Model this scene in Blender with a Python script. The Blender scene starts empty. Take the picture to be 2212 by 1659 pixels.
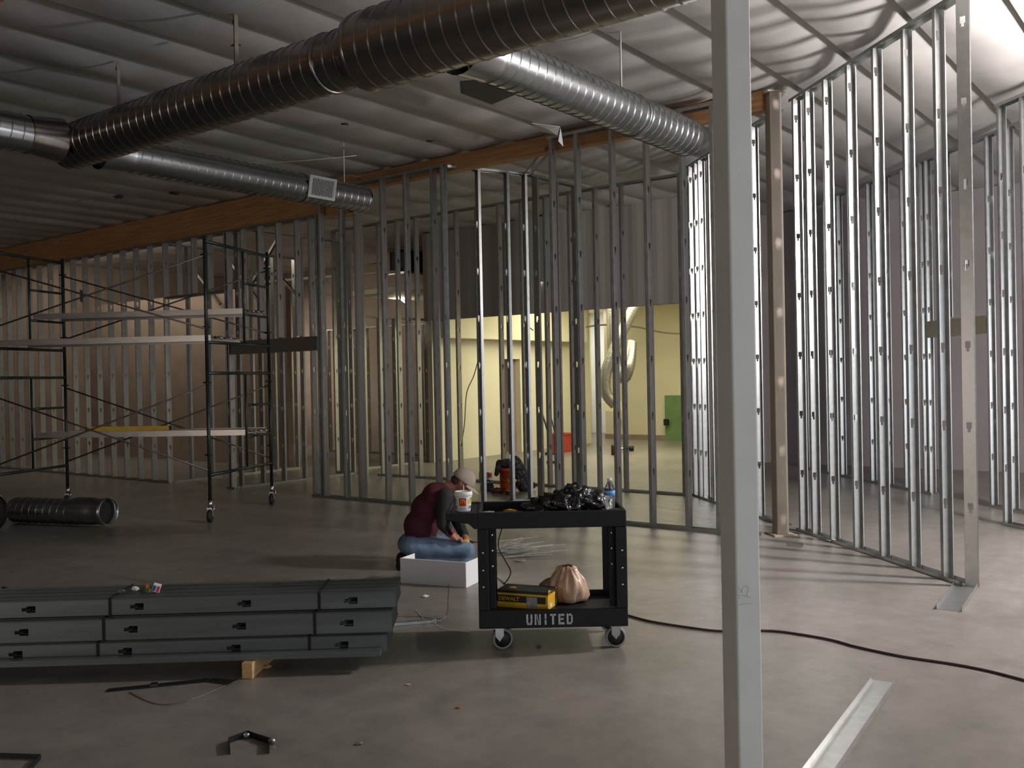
import bpy, bmesh, math, random
from mathutils import Vector, Matrix, noise
random.seed(7)
SC = bpy.context.scene
COL = SC.collection

# ------------------------------------------------------------------ camera
F_PX, CX, CY, EYE = 2050.0, 1106.0, 829.5, 1.65
PITCH = math.atan((815 - CY) / F_PX)
ROLL = math.atan(0.02)
FW = Vector((0, math.cos(PITCH), math.sin(PITCH)))
_u0 = Vector((0, -math.sin(PITCH), math.cos(PITCH)))
RT = Vector((1, 0, 0)) * math.cos(ROLL) - _u0 * math.sin(ROLL)
UPV = _u0 * math.cos(ROLL) + Vector((1, 0, 0)) * math.sin(ROLL)
cam_d = bpy.data.cameras.new('camera')
cam = bpy.data.objects.new('camera', cam_d); COL.objects.link(cam)
cam_d.sensor_fit = 'HORIZONTAL'; cam_d.sensor_width = 36.0
cam_d.lens = 36.0 * F_PX / 2212.0
cam_d.clip_start = 0.05; cam_d.clip_end = 200
M = Matrix(((RT.x, UPV.x, -FW.x, 0), (RT.y, UPV.y, -FW.y, 0), (RT.z, UPV.z, -FW.z, EYE), (0, 0, 0, 1)))
cam.matrix_world = M
SC.camera = cam

# ------------------------------------------------------------------ light and exposure
SC.view_settings.view_transform = 'Standard'
SC.view_settings.look = 'None'
SC.view_settings.gamma = 1.0
SC.view_settings.use_curve_mapping = False
SC.view_settings.exposure = 0.0
wd = bpy.data.worlds.new('overcast_outside'); SC.world = wd; wd.use_nodes = True
wd.node_tree.nodes['Background'].inputs[0].default_value = (0.75, 0.85, 1.0, 1)
wd.node_tree.nodes['Background'].inputs[1].default_value = 0.25

# light paths: enough bounces for a room lit from a few sources
SC.cycles.max_bounces = 7; SC.cycles.diffuse_bounces = 6; SC.cycles.glossy_bounces = 3
SC.cycles.transmission_bounces = 5; SC.cycles.transparent_max_bounces = 6
SC.cycles.caustics_reflective = False; SC.cycles.caustics_refractive = False
# building axes: U runs along the front partitions (away to the left), V runs into the building (away to the right)
TH = math.radians(52.5)
UA = Vector((-math.sin(TH), math.cos(TH), 0)); VA = Vector((math.cos(TH), math.sin(TH), 0))
def W(u, v, z=0.0): return UA * u + VA * v + Vector((0, 0, z))
ROT_UV = math.atan2(VA.y, VA.x)        # rotation that turns local x to V and local y to U

def area_light(name, loc, aim, sx, sy, power, col, spread=180):
    d = bpy.data.lights.new(name, 'AREA'); d.shape = 'RECTANGLE'; d.size = sx; d.size_y = sy
    d.energy = power; d.color = col; d.spread = math.radians(spread)
    o = bpy.data.objects.new(name, d); COL.objects.link(o)
    o.location = loc; o.rotation_euler = (Vector(aim) - Vector(loc)).to_track_quat('-Z', 'Y').to_euler()
    return o
# daylight entering through the storefront glazing in the right hand wall, behind the camera
area_light('storefront_daylight', W(-8.8, -1.0, 1.75), W(0, -1.0, 1.6), 13.0, 2.7, 250, (0.92, 0.96, 1.0))
area_light('rear_right_fill', W(-8.8, 11.0, 1.75), W(0, 11.0, 1.6), 7.0, 2.7, 230, (0.92, 0.96, 1.0))  # unseen fill, added to brighten the back right wall
# daylight through the glazed entry behind the camera
area_light('entry_daylight', W(6.0, -8.8, 1.6), W(6.0, 0, 1.5), 5.0, 2.4, 115, (1.0, 0.86, 0.72))
# unseen fill lights added behind the timber beam to brighten the brown walls
area_light('corridor_fill', W(18.4, 10.6, 4.45), W(18.4, 11.9, 2.0), 5.6, 0.15, 66, (1.0, 0.9, 0.74))
area_light('back_left_fill', W(20.6, 13.9, 3.3), W(18.0, 16.6, 1.2), 2.0, 0.3, 40, (1.0, 0.9, 0.76), 100)  # hidden fill, added to lift the dark back left wall
# fluorescent troffers in the lit back room
area_light('back_room_fluorescents', W(9.6, 16.6, 3.35), W(9.6, 16.6, 0), 4.0, 4.0, 250, (1.0, 0.94, 0.66))

area_light('side_passage_fill', W(13.9, 21.5, 3.40), W(13.9, 21.6, 0), 1.2, 1.6, 60, (1.0, 0.97, 0.88))  # unseen fill, added to brighten the gap beside the back room

# ------------------------------------------------------------------ helpers
def ray(px, py): return FW + RT * ((px - CX) / F_PX) - UPV * ((py - CY) / F_PX)
def gp(px, py, z=0.0):
    r = ray(px, py); t = (z - EYE) / r.z
    return Vector((0, 0, EYE)) + r * t
def at(px, py, Y):
    r = ray(px, py); return Vector((0, 0, EYE)) + r * (Y / r.y)
def onv(px, py, v):
    r = ray(px, py); return Vector((0, 0, EYE)) + r * (v / (r.x * VA.x + r.y * VA.y))

def tag(o, label=None, cat=None, group=None, kind=None):
    if label: o['label'] = label
    if cat: o['category'] = cat
    if group: o['group'] = group
    if kind: o['kind'] = kind
    return o
def empty(name, loc, rz=0.0, label=None, cat=None, group=None):
    o = bpy.data.objects.new(name, None); COL.objects.link(o)
    o.empty_display_size = 0.1
    o.location = loc; o.rotation_euler = (0, 0, rz)
    return tag(o, label, cat, group)
def link(name, me, m=None, parent=None, loc=None, rot=None):
    o = bpy.data.objects.new(name, me); COL.objects.link(o)
    if m is not None and not me.materials: me.materials.append(m)
    if parent is not None: o.parent = parent
    if loc is not None: o.location = loc
    if rot is not None: o.rotation_euler = rot
    return o

class MB:
    """collects vertices and faces of one piece"""
    def __init__(s): s.v = []; s.f = []; s.sm = []; s.mi = []; s.cur = 0
    def add(s, vs, fs, smooth=False, T=None):
        b = len(s.v)
        for p in vs:
            p = Vector(p)
            s.v.append(tuple(T @ p) if T is not None else tuple(p))
        for f in fs:
            s.f.append([b + i for i in f]); s.sm.append(smooth); s.mi.append(s.cur)
        return s
    def box(s, x0, x1, y0, y1, z0, z1, T=None):
        vs = [(x0, y0, z0), (x1, y0, z0), (x1, y1, z0), (x0, y1, z0), (x0, y0, z1), (x1, y0, z1), (x1, y1, z1), (x0, y1, z1)]
        return s.add(vs, [(0, 3, 2, 1), (4, 5, 6, 7), (0, 1, 5, 4), (1, 2, 6, 5), (2, 3, 7, 6), (3, 0, 4, 7)], False, T)
    def beam(s, a, b, w, h, up=(0, 0, 1)):
        a = Vector(a); b = Vector(b); d = (b - a); L = d.length; d.normalize()
        upv = Vector(up); side = d.cross(upv)
        if side.length < 1e-5: side = d.cross(Vector((1, 0, 0)))
        side.normalize(); u2 = side.cross(d)
        T = Matrix(((side.x, d.x, u2.x, a.x), (side.y, d.y, u2.y, a.y), (side.z, d.z, u2.z, a.z), (0, 0, 0, 1)))
        return s.box(-w / 2, w / 2, 0, L, -h / 2, h / 2, T)
    def tube(s, pts, r, n=10, cap=True, rs=None):
        pts = [Vector(p) for p in pts]; m = len(pts)
        b = len(s.v); prev = None
        for i, p in enumerate(pts):
            t = (pts[min(i + 1, m - 1)] - pts[max(i - 1, 0)]).normalized()
            if prev is None:
                x = t.cross(Vector((0, 0, 1)))
                if x.length < 1e-4: x = t.cross(Vector((1, 0, 0)))
            else:
                x = prev - t * prev.dot(t)
            x.normalize(); prev = x; y = t.cross(x)
            rr = rs[i] if rs else r
            for k in range(n):
                a = 2 * math.pi * k / n
                s.v.append(tuple(p + x * math.cos(a) * rr + y * math.sin(a) * rr))
        for i in range(m - 1):
            for k in range(n):
                s.f.append([b + i * n + k, b + i * n + (k + 1) % n, b + (i + 1) * n + (k + 1) % n, b + (i + 1) * n + k]); s.sm.append(True); s.mi.append(s.cur)
        if cap:
            s.f.append([b + k for k in range(n)][::-1]); s.sm.append(False); s.mi.append(s.cur)
            s.f.append([b + (m - 1) * n + k for k in range(n)]); s.sm.append(False); s.mi.append(s.cur)
        return s
    def lathe(s, prof, n=24, T=None, cap=True):
        b = len(s.v); m = len(prof)
        for r, z in prof:
            for k in range(n):
                a = 2 * math.pi * k / n
                p = Vector((r * math.cos(a), r * math.sin(a), z))
                s.v.append(tuple(T @ p) if T is not None else tuple(p))
        for i in range(m - 1):
            for k in range(n):
                s.f.append([b + i * n + k, b + i * n + (k + 1) % n, b + (i + 1) * n + (k + 1) % n, b + (i + 1) * n + k]); s.sm.append(True); s.mi.append(s.cur)
        if cap:
            if prof[0][0] > 1e-6: s.f.append([b + k for k in range(n)][::-1]); s.sm.append(False); s.mi.append(s.cur)
            if prof[-1][0] > 1e-6: s.f.append([b + (m - 1) * n + k for k in range(n)]); s.sm.append(False); s.mi.append(s.cur)
        return s
    def prism(s, poly, y0, y1, T=None):
        """poly in x,z extruded along y"""
        n = len(poly)
        vs = [(x, y0, z) for x, z in poly] + [(x, y1, z) for x, z in poly]
        fs = [list(range(n)), list(range(n, 2 * n))[::-1]] + [[i, i + n, (i + 1) % n + n, (i + 1) % n] for i in range(n)]
        return s.add(vs, fs, False, T)
    def grid(s, nx, ny, fn, smooth=True):
        b = len(s.v)
        for j in range(ny + 1):
            for i in range(nx + 1): s.v.append(tuple(fn(i / nx, j / ny)))
        for j in range(ny):
            for i in range(nx):
                q = b + j * (nx + 1) + i
                s.f.append([q, q + 1, q + nx + 2, q + nx + 1]); s.sm.append(smooth); s.mi.append(s.cur)
        return s
    def mesh(s, name):
        me = bpy.data.meshes.new(name); me.from_pydata(s.v, [], s.f)
        me.polygons.foreach_set('use_smooth', s.sm); me.polygons.foreach_set('material_index', s.mi); me.update(); return me
    def build(s, name, m, parent=None, loc=None, rot=None, bevel=0.0, solid=0.0):
        me = s.mesh(name)
        ms = m if isinstance(m, (list, tuple)) else [m]
        for k in ms: me.materials.append(k)
        o = link(name, me, None, parent, loc, rot)
        if solid:
            md = o.modifiers.new('thickness', 'SOLIDIFY'); md.thickness = solid; md.offset = 0
        if bevel:
            md = o.modifiers.new('bevel', 'BEVEL'); md.width = bevel; md.segments = 2; md.limit_method = 'ANGLE'
        return o

def displaced_blob(name, c, rx, ry, rz, amp, freq, m, parent=None, sub=4, seed=0, flat=None, smooth=True):
    bm = bmesh.new(); bmesh.ops.create_icosphere(bm, subdivisions=sub, radius=1.0)
    for v in bm.verts:
        d = v.co.normalized(); q = d * freq + Vector((seed, seed * 1.7, seed * 0.3))
        n_ = noise.noise(q) * 0.6 + abs(noise.noise(q * 2.1)) * 0.9 - 0.35 + noise.noise(q * 4.3) * 0.3
        s = 1 + amp * n_
        p = Vector((d.x * rx * s, d.y * ry * s, d.z * rz * s))
        if flat is not None and p.z < flat: p.z = flat
        v.co = p
    me = bpy.data.meshes.new(name); bm.to_mesh(me); bm.free()
    for p in me.polygons: p.use_smooth = smooth
    me.materials.append(m)
    return link(name, me, None, parent, c)

# ------------------------------------------------------------------ materials
def mat(name, col, rough=0.6, metal=0.0, var=0.12, scale=8.0, bump=0.0, bscale=60.0, rvar=0.0, spec=0.5, col2=None, stretch=None, trans=0.0, alpha=1.0, coat=0.0, emit=0.0, detail=2.0, sharp=None):
    m = bpy.data.materials.new(name); m.use_nodes = True
    nt = m.node_tree; N = nt.nodes; L = nt.links; b = N['Principled BSDF']
    b.inputs['Roughness'].default_value = rough; b.inputs['Metallic'].default_value = metal
    b.inputs['Specular IOR Level'].default_value = spec
    b.inputs['Transmission Weight'].default_value = trans; b.inputs['Alpha'].default_value = alpha
    b.inputs['Coat Weight'].default_value = coat
    tc = N.new('ShaderNodeTexCoord'); mp = N.new('ShaderNodeMapping')
    L.new(tc.outputs['Object'], mp.inputs[0])
    if stretch: mp.inputs['Scale'].default_value = stretch
    nz = N.new('ShaderNodeTexNoise'); nz.inputs['Scale'].default_value = scale; nz.inputs['Detail'].default_value = detail
    L.new(mp.outputs[0], nz.inputs['Vector'])
    rp = N.new('ShaderNodeValToRGB')
    c = Vector(col[:3]); c2 = Vector(col2[:3]) if col2 else c * (1 + var); c1 = c if col2 else c * (1 - var)
    lo, hi = sharp if sharp else (0.3, 0.7)
    rp.color_ramp.elements[0].position = lo; rp.color_ramp.elements[1].position = hi
    rp.color_ramp.elements[0].color = (*c1, 1); rp.color_ramp.elements[1].color = (*c2, 1)
    L.new(nz.outputs['Fac'], rp.inputs[0]); L.new(rp.outputs[0], b.inputs['Base Color'])
    if rvar:
        mr = N.new('ShaderNodeMapRange'); mr.inputs['To Min'].default_value = max(rough - rvar, 0.02); mr.inputs['To Max'].default_value = rough + rvar
        L.new(nz.outputs['Fac'], mr.inputs['Value']); L.new(mr.outputs[0], b.inputs['Roughness'])
    if bump > 0.06:
        n2 = N.new('ShaderNodeTexNoise'); n2.inputs['Scale'].default_value = bscale; n2.inputs['Detail'].default_value = 3
        L.new(mp.outputs[0], n2.inputs['Vector'])
        bp = N.new('ShaderNodeBump'); bp.inputs['Strength'].default_value = bump; bp.inputs['Distance'].default_value = 0.01
        L.new(n2.outputs['Fac'], bp.inputs['Height']); L.new(bp.outputs[0], b.inputs['Normal'])
    if emit:
        b.inputs['Emission Color'].default_value = (*col[:3], 1); b.inputs['Emission Strength'].default_value = emit
    return m

GALV = mat('galvanised_steel', (0.54, 0.55, 0.545), 0.34, 0.95, 0.09, 14, 0.02, 90, 0.04)
GALVD = mat('galvanised_duct', (0.47, 0.49, 0.50), 0.26, 1.0, 0.05, 9, 0.0, 25, 0.02)
DUCTDK = mat('dark_duct_steel', (0.34, 0.31, 0.285), 0.26, 1.0, 0.07, 7, 0.0, 22, 0.02)  # darker, warmer steel than the branch ducts
GALVS = mat('bundled_stud_steel', (0.20, 0.225, 0.225), 0.42, 0.8, 0.12, 5, 0.03, 60, 0.06, stretch=(0.3, 4, 4))
CEIL = mat('insulation_facing', (0.60, 0.585, 0.57), 0.48, 0.0, 0.05, 3, 0.35, 7, 0.05)
WOODB = mat('glulam_timber', (0.50, 0.25, 0.10), 0.6, 0.0, 0.2, 5, 0.1, 40, col2=(0.74, 0.43, 0.20), stretch=(0.4, 0.4, 14))
LUMBER = mat('pine_lumber', (0.52, 0.33, 0.15), 0.65, 0.0, 0.15, 6, 0.1, 60, stretch=(8, 1, 8))
STRAP = mat('black_strapping', (0.012, 0.012, 0.013), 0.45, 0.2, 0.2, 20)
BLACKP = mat('black_resin', (0.010, 0.011, 0.014), 0.55, 0.0, 0.25, 30, 0.15, 240, spec=0.35)
PAINTC = mat('grey_column_paint', (0.68, 0.69, 0.665), 0.55, 0.0, 0.05, 5, 0.12, 120, 0.05)
PAINTT = mat('beige_post_paint', (0.46, 0.40, 0.33), 0.6, 0.0, 0.06, 5, 0.1, 60)
PIPEC = mat('white_pipe_paint', (0.50, 0.485, 0.45), 0.55, 0.0, 0.06, 6)
DRYB = mat('bare_brown_wallboard', (0.27, 0.205, 0.16), 0.85, 0.0, 0.12, 2.2)
DRYG = mat('grey_demising_wall', (0.36, 0.335, 0.31), 0.8, 0.0, 0.10, 2.5, stretch=(1, 1, 0.15))
DRYL = mat('mauve_grey_wall', (0.33, 0.30, 0.30), 0.8, 0.0, 0.06, 1.5)
CREAM = mat('cream_painted_drywall', (0.70, 0.66, 0.50), 0.75, 0.0, 0.04, 1.3)
GREENB = mat('green_wallboard', (0.15, 0.25, 0.10), 0.8, 0.0, 0.10, 3)
WHITEP = mat('white_enamel', (0.86, 0.87, 0.88), 0.4, 0.0, 0.03, 4)
SCAF = mat('dark_green_scaffold_paint', (0.020, 0.035, 0.032), 0.38, 0.3, 0.3, 12)
ALU = mat('aluminium_plank', (0.46, 0.43, 0.41), 0.30, 0.9, 0.10, 6, 0.05, 40, 0.06, stretch=(1, 8, 8))
CHROME = mat('zinc_plated', (0.65, 0.68, 0.70), 0.22, 1.0, 0.1, 20)
BRACE = mat('brace_steel', (0.15, 0.125, 0.11), 0.45, 0.6, 0.2, 14)
RUBBER = mat('black_rubber', (0.012, 0.012, 0.013), 0.6, 0.0, 0.2, 20)
GREYRUB = mat('grey_tyre', (0.26, 0.26, 0.25), 0.6, 0.0, 0.1, 20)
YELLOW = mat('yellow_plastic', (0.75, 0.45, 0.03), 0.5, 0.0, 0.08, 10)
ORANGE = mat('orange_plastic', (0.55, 0.075, 0.025), 0.5, 0.0, 0.1, 8)
REDP = mat('red_plastic', (0.50, 0.06, 0.035), 0.5, 0.0, 0.1, 8)
BLUEL = mat('blue_label', (0.03, 0.25, 0.65), 0.45, 0.0, 0.12, 20)
CORD = mat('dark_red_cord', (0.055, 0.025, 0.025), 0.55, 0.0, 0.15, 20)
CORDK = mat('black_cord', (0.012, 0.012, 0.012), 0.5, 0.0, 0.15, 20)
STENC = mat('grey_white_stencil_paint', (0.50, 0.54, 0.55), 0.7, 0.0, 0.25, 60)
PENCIL = mat('pencil_line', (0.17, 0.18, 0.18), 0.8, 0.0, 0.2, 40)
DARKIN = mat('black_case_and_shade', (0.02, 0.02, 0.02), 0.9, 0.0, 0.1, 4)  # black equipment cases, and painted shade in the duct mouth and grille
WHITEM = mat('white_plastic', (0.78, 0.78, 0.76), 0.45, 0.0, 0.03, 10)

def floor_mat():
    m = mat('polished_concrete', (0.180, 0.169, 0.152), 0.36, 0.0, 0.1, 0.55, 0.03, 35, 0.03, col2=(0.262, 0.247, 0.224), spec=0.38)
    nt = m.node_tree; N = nt.nodes; L = nt.links; b = N['Principled BSDF']
    src = b.inputs['Base Color'].links[0].from_socket
    mp = [n for n in N if n.type == 'MAPPING'][0]
    n3 = N.new('ShaderNodeTexNoise'); n3.inputs['Scale'].default_value = 4.5; n3.inputs['Detail'].default_value = 9; n3.inputs['Roughness'].default_value = 0.7
    L.new(mp.outputs[0], n3.inputs['Vector'])
    r3 = N.new('ShaderNodeValToRGB'); r3.color_ramp.elements[0].position = 0.25; r3.color_ramp.elements[1].position = 0.75
    r3.color_ramp.elements[0].color = (0.62, 0.62, 0.62, 1); r3.color_ramp.elements[1].color = (1.2, 1.19, 1.18, 1)
    L.new(n3.outputs['Fac'], r3.inputs[0])
    mx = N.new('ShaderNodeMixRGB'); mx.blend_type = 'MULTIPLY'; mx.inputs[0].default_value = 1
    L.new(src, mx.inputs[1]); L.new(r3.outputs[0], mx.inputs[2]); L.new(mx.outputs[0], b.inputs['Base Color'])
    return m
FLOOR = floor_mat()

# ------------------------------------------------------------------ the setting
CZ = 4.52
def uvbox(name, u0, u1, v0, v1, z0, z1, m, kind='structure', parent=None):
    mb = MB(); mb.box(v0, v1, u0, u1, z0, z1)     # local x = V, local y = U
    o = mb.build(name, m, parent, (0, 0, 0), (0, 0, ROT_UV))
    if kind and parent is None: o['kind'] = kind
    return o
uvbox('floor', -9.2, 27.2, -9.2, 24.2, -0.2, 0.0, FLOOR)
ceil = empty('ceiling', (0, 0, 0)); ceil['kind'] = 'structure'
uvbox('roof_deck', -9.2, 27.2, -9.2, 24.2, CZ + 0.16, CZ + 0.30, DRYL, None, ceil)
SP = 0.70
def batt(u0, v0, v1, nx, ny, seed):
    def fn(a, b):
        v = v0 + (v1 - v0) * b
        u = u0 + SP * a
        s = math.sin(math.pi * min(max(a, 0), 1))
        sag = 0.042 * s * (0.7 + 0.8 * noise.noise(Vector((u0 * 3.1, v * 0.55, seed))))
        wr = 0.020 * noise.noise(Vector((u * 1.6, v * 1.9, seed * 0.3))) * s
        lap = 0.04 * a
        p = W(u, v, CZ + 0.045 - sag + wr - lap)
        return p
    mb = MB(); mb.grid(nx, ny, fn); return mb
k = 0
uu = -9.1
while uu < 22.5:
    near = -1.5 < uu < 17
    batt(uu, -2.0 if near else -9.0, 16.9, 8 if near else 3, 80 if near else 20, k).build('insulation_batt', CEIL, ceil)
    k += 1; uu += SP
# outer walls
uvbox('wall_left', 22.0, 22.2, -9.0, 17.0, 0, CZ, DRYB)
wf = empty('wall_front', (0, 0, 0)); wf['kind'] = 'structure'
for a in ((-9, 3.3, 0, CZ), (8.7, 22, 0, CZ), (3.3, 8.7, 2.9, CZ)):
    uvbox('wall_panel', a[0], a[1], -9.2, -9.0, a[2], a[3], DRYL, None, wf)
wr = empty('wall_right', (0, 0, 0)); wr['kind'] = 'structure'
for a in ((-9, -7.7, 0, CZ), (5.7, 7.3, 0, CZ), (14.7, 17, 0, CZ), (-7.7, 5.7, 3.15, CZ), (-7.7, 5.7, 0, 0.35), (7.3, 14.7, 3.15, CZ), (7.3, 14.7, 0, 0.35)):
    uvbox('wall_panel', -9.2, -9.0, a[0], a[1], a[2], a[3], DRYL, None, wr)
# rear walls of the big space, with the demising wall opened into the lit back room
uvbox('wall_back', 12.75, 22.0, 16.6, 16.75, 0, CZ, DRYB)
uvbox('wall_back_right', -9.0, 7.02, 16.6, 16.75, 0, CZ, DRYL)
wd_ = empty('wall_demising', (0, 0, 0)); wd_['kind'] = 'structure'
mb = MB()                                     # ribbed header above the opening
n = 62
prof = []
for i in range(n + 1):
    u = 7.02 + (12.75 - 7.02) * i / n
    prof.append((u, 13.86 + (0.012 if (i % 4) in (0, 1) else 0.0)))
def hdr(a, b):
    i = int(round(a * n)); u, v = prof[i]; return W(u, v, 2.80 + (CZ - 2.80) * b)
mb.grid(n, 1, hdr, False); mb.build('header_panel', DRYG, wd_)
uvbox('header_backing', 7.02, 12.75, 13.90, 14.0, 2.80, CZ, DRYG, None, wd_)
uvbox('jamb_panel', 6.0, 7.05, 13.86, 14.0, 0, CZ, DRYG, None, wd_)
uvbox('side_wall', 6.9, 7.05, 14.0, 16.6, 0, CZ, DRYL, None, wd_)
uvbox('upper_return', 12.7, 12.8, 13.86, 16.6, 2.8, CZ, DRYB, None, wd_)
lr = empty('wall_back_room', (0, 0, 0)); lr['kind'] = 'structure'
# left wall of lit room with a door slot
for a in ((13.88, 16.1, 0, 3.5), (16.1, 16.75, 2.05, 3.5), (16.75, 19.6, 0, 3.5)):
    uvbox('drywall_sheet', 12.62, 12.75, a[0], a[1], a[2], a[3], CREAM, None, lr)
uvbox('soffit_drop', 12.3, 12.62, 13.95, 19.0, 2.45, 3.5, CREAM, None, lr)
uvbox('drywall_sheet', 7.0, 13.2, 21.2, 21.35, 0, 3.5, CREAM, None, lr)
uvbox('drywall_sheet', 13.2, 15.0, 23.2, 23.35, 0, 3.5, WHITEP, None, lr)
uvbox('drywall_sheet', 14.9, 15.0, 19.6, 23.2, 0, 3.5, CREAM, None, lr)
uvbox('drywall_sheet', 12.75, 15.0, 19.5, 19.6, 0, 3.5, CREAM, None, lr)
uvbox('drywall_sheet', 6.9, 7.05, 16.75, 21.3, 0, 3.5, CREAM, None, lr)
uvbox('room_ceiling', 6.9, 15.0, 14.0, 23.3, 3.45, 3.55, CREAM, None, lr)
uvbox('green_wallboard_panel', 9.9, 11.40, 21.10, 21.2, 0.0, 1.12, GREENB, None, lr)
uvbox('base_strip', 11.4, 13.2, 21.15, 21.2, 0.0, 0.12, DRYB, None, lr)
# wallboard clad corridor wall behind the left partition
uvbox('wall_corridor', 14.6, 22.0, 11.9, 12.02, 0, 3.55, DRYB)

# glulam beams
def uvbeam(name, u0, u1, v0, v1, z0, z1, label, bracket=None):
    o = uvbox(name, u0, u1, v0, v1, z0, z1, WOODB, None)
    tag(o, label, 'beam'); return o
bl = uvbeam('glulam_beam', 9.75, 22.0, 9.16, 9.32, 4.02, CZ - 0.02, 'deep orange-brown timber beam above the left stud partition')
br = uvbeam('glulam_beam', 3.80, 9.62, 9.2, 9.33, 4.30, CZ - 0.02, 'shallow dark red-brown timber beam above the middle stud partition')
uvbeam('glulam_beam', -4.0, 21.9, 2.68, 2.83, 4.08, CZ - 0.02, 'timber beam just showing in the top left corner')
o = uvbox('splice_plate', 13.72, 13.86, 9.10, 9.165, 3.98, 4.46, LUMBER, None); o.parent = bl; o['label'] = 'upright timber splice board'
for uu in (13.4, 13.98):
    o = uvbox('hanger_bracket', uu, uu + 0.12, 9.12, 9.165, 4.0, 4.5, PAINTT, None); o.parent = bl

# ------------------------------------------------------------------ steel stud framing
def stud_mesh(L, holes=True, web=0.092, fl=0.036, lip=0.009, t=0.0012):
    """C stud standing along z, web across x at y=0, flanges towards +y"""
    mb = MB(); w = web / 2
    hs = []
    z = 0.60
    while holes and z < L - 0.15:
        hs.append(z); z += 0.61
    a, b = 0.019, 0.010
    xs = [-w, -a, -b, b, a, w]
    zs = [0.0]
    for h in hs: zs += [h - 0.047, h - 0.020, h + 0.030]
    zs.append(L)
    for y in (0.0, t):
        base = len(mb.v)
        for zz in zs:
            for x in xs: mb.v.append((x, y, zz))
        for j in range(len(zs) - 1):
            kind = j % 3 if hs else 0
            for i in range(5):
                if hs and j < len(zs) - 1:
                    if kind == 1 and i == 2: continue
                    if kind == 2 and i in (1, 2, 3): continue
                q = base + j * 6 + i
                f = [q, q + 1, q + 7, q + 6]
                mb.f.append(f if y == 0 else f[::-1]); mb.sm.append(False); mb.mi.append(0)
    for sx in (-1, 1):
        x0, x1 = sorted((sx * w, sx * (w - t)))
        mb.box(x0, x1, 0, fl, 0, L)
        x0, x1 = sorted((sx * w, sx * (w - lip)))
        mb.box(x0, x1, fl - t, fl, 0, L)
        x0, x1 = sorted((sx * w, sx * (w + 0.0016)))
        mb.box(x0, x1, fl * 0.36, fl * 0.44, 0, L)      # rolled stiffener lines
        mb.box(x0, x1, fl * 0.60, fl * 0.68, 0, L)
    me = mb.mesh('steel_stud'); me.materials.append(GALV); return me
_sm = {}
def get_stud(L, holes=True):
    k = (round(L, 2), holes)
    if k not in _sm: _sm[k] = stud_mesh(k[0], holes)
    return _sm[k]
_tm = {}
def track_mesh(L, up=True, w=0.098, leg=0.032, t=0.0014):
    mb = MB()
    mb.box(-w / 2, w / 2, 0, L, 0, t) if up else mb.box(-w / 2, w / 2, 0, L, -t, 0)
    for sx in (-1, 1):
        x0, x1 = sorted((sx * w / 2, sx * (w / 2 - t)))
        mb.box(x0, x1, 0, L, 0, leg) if up else mb.box(x0, x1, 0, L, -leg, 0)
    me = mb.mesh('steel_track'); me.materials.append(GALV); return me
def stud_wall(p0, p1, top, pos, label, flip=False, flips=(), bottom=True, toptrack=True, gaps=(), bases=None, topz=None):
    """wall from p0 to p1 (ground points); pos = distances of studs along it; local y runs p0->p1.
    flip turns the open side of the studs back towards p0"""
    p0 = Vector((p0[0], p0[1], 0)); p1 = Vector((p1[0], p1[1], 0))
    d = p1 - p0; L = d.length
    rz = math.atan2(-d.x, d.y)
    t = empty('stud_partition', p0, rz, label, 'partition')
    segs = [(0.0, L)]
    for g0, g1 in gaps:
        ns = []
        for a, b in segs:
            if g0 > a: ns.append((a, min(g0, b)))
            if g1 < b: ns.append((max(g1, a), b))
        segs = [x for x in ns if x[1] - x[0] > 0.05]
    if bottom:
        for a, b in segs: link('bottom_track', track_mesh(b - a), None, t, (0, a, 0))
    if toptrack: link('top_track', track_mesh(L, False), None, t, (0, 0, top))
    for i, q in enumerate(pos):
        z0 = 0.003; z1 = top - 0.004
        if isinstance(q, tuple): q, z0, z1 = q
        fl = flip != (i in flips)
        link('stud', get_stud(z1 - z0), None, t, (0, q, z0), (0, 0, math.pi if fl else 0))
    return t
def header(t, y0, y1, z0, z1):
    """box header of two studs lying across an opening"""
    for s in (-1, 1):
        mb = MB(); w = 0.046
        mb.box(s * w - 0.0015, s * w + 0.0015, y0, y1, z0, z1)
        x0, x1 = sorted((s * w, s * w * 0.35))
        mb.box(x0, x1, y0, y1, z0, z0 + 0.0015); mb.box(x0, x1, y0, y1, z1 - 0.0015, z1)
        mb.build('header_channel', GALV, t)
    mb = MB(); mb.box(-0.05, 0.05, y0 - 0.02, y1 + 0.02, z1, z1 + 0.0015); mb.box(-0.0505, -0.049, y0 - 0.02, y1 + 0.02, z1 - 0.03, z1); mb.box(0.049, 0.0505, y0 - 0.02, y1 + 0.02, z1 - 0.03, z1)
    mb.build('header_track', GALV, t)
    mb = MB(); mb.box(-0.05, 0.05, y0 - 0.02, y1 + 0.02, z0 - 0.0015, z0); mb.box(-0.0505, -0.049, y0 - 0.02, y1 + 0.02, z0, z0 + 0.03); mb.box(0.049, 0.0505, y0 - 0.02, y1 + 0.02, z0, z0 + 0.03)
    mb.build('header_track', GALV, t)

V1 = 9.07
# left partition: local y runs from the corner (u=14.15) away to the left
pos = [0.02] + [0.05 + 0.425 * i for i in range(1, 19)]
stud_wall(W(14.15, V1), W(21.9, V1), 4.02, pos, 'long row of bare steel studs behind the scaffold at far left')
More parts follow.
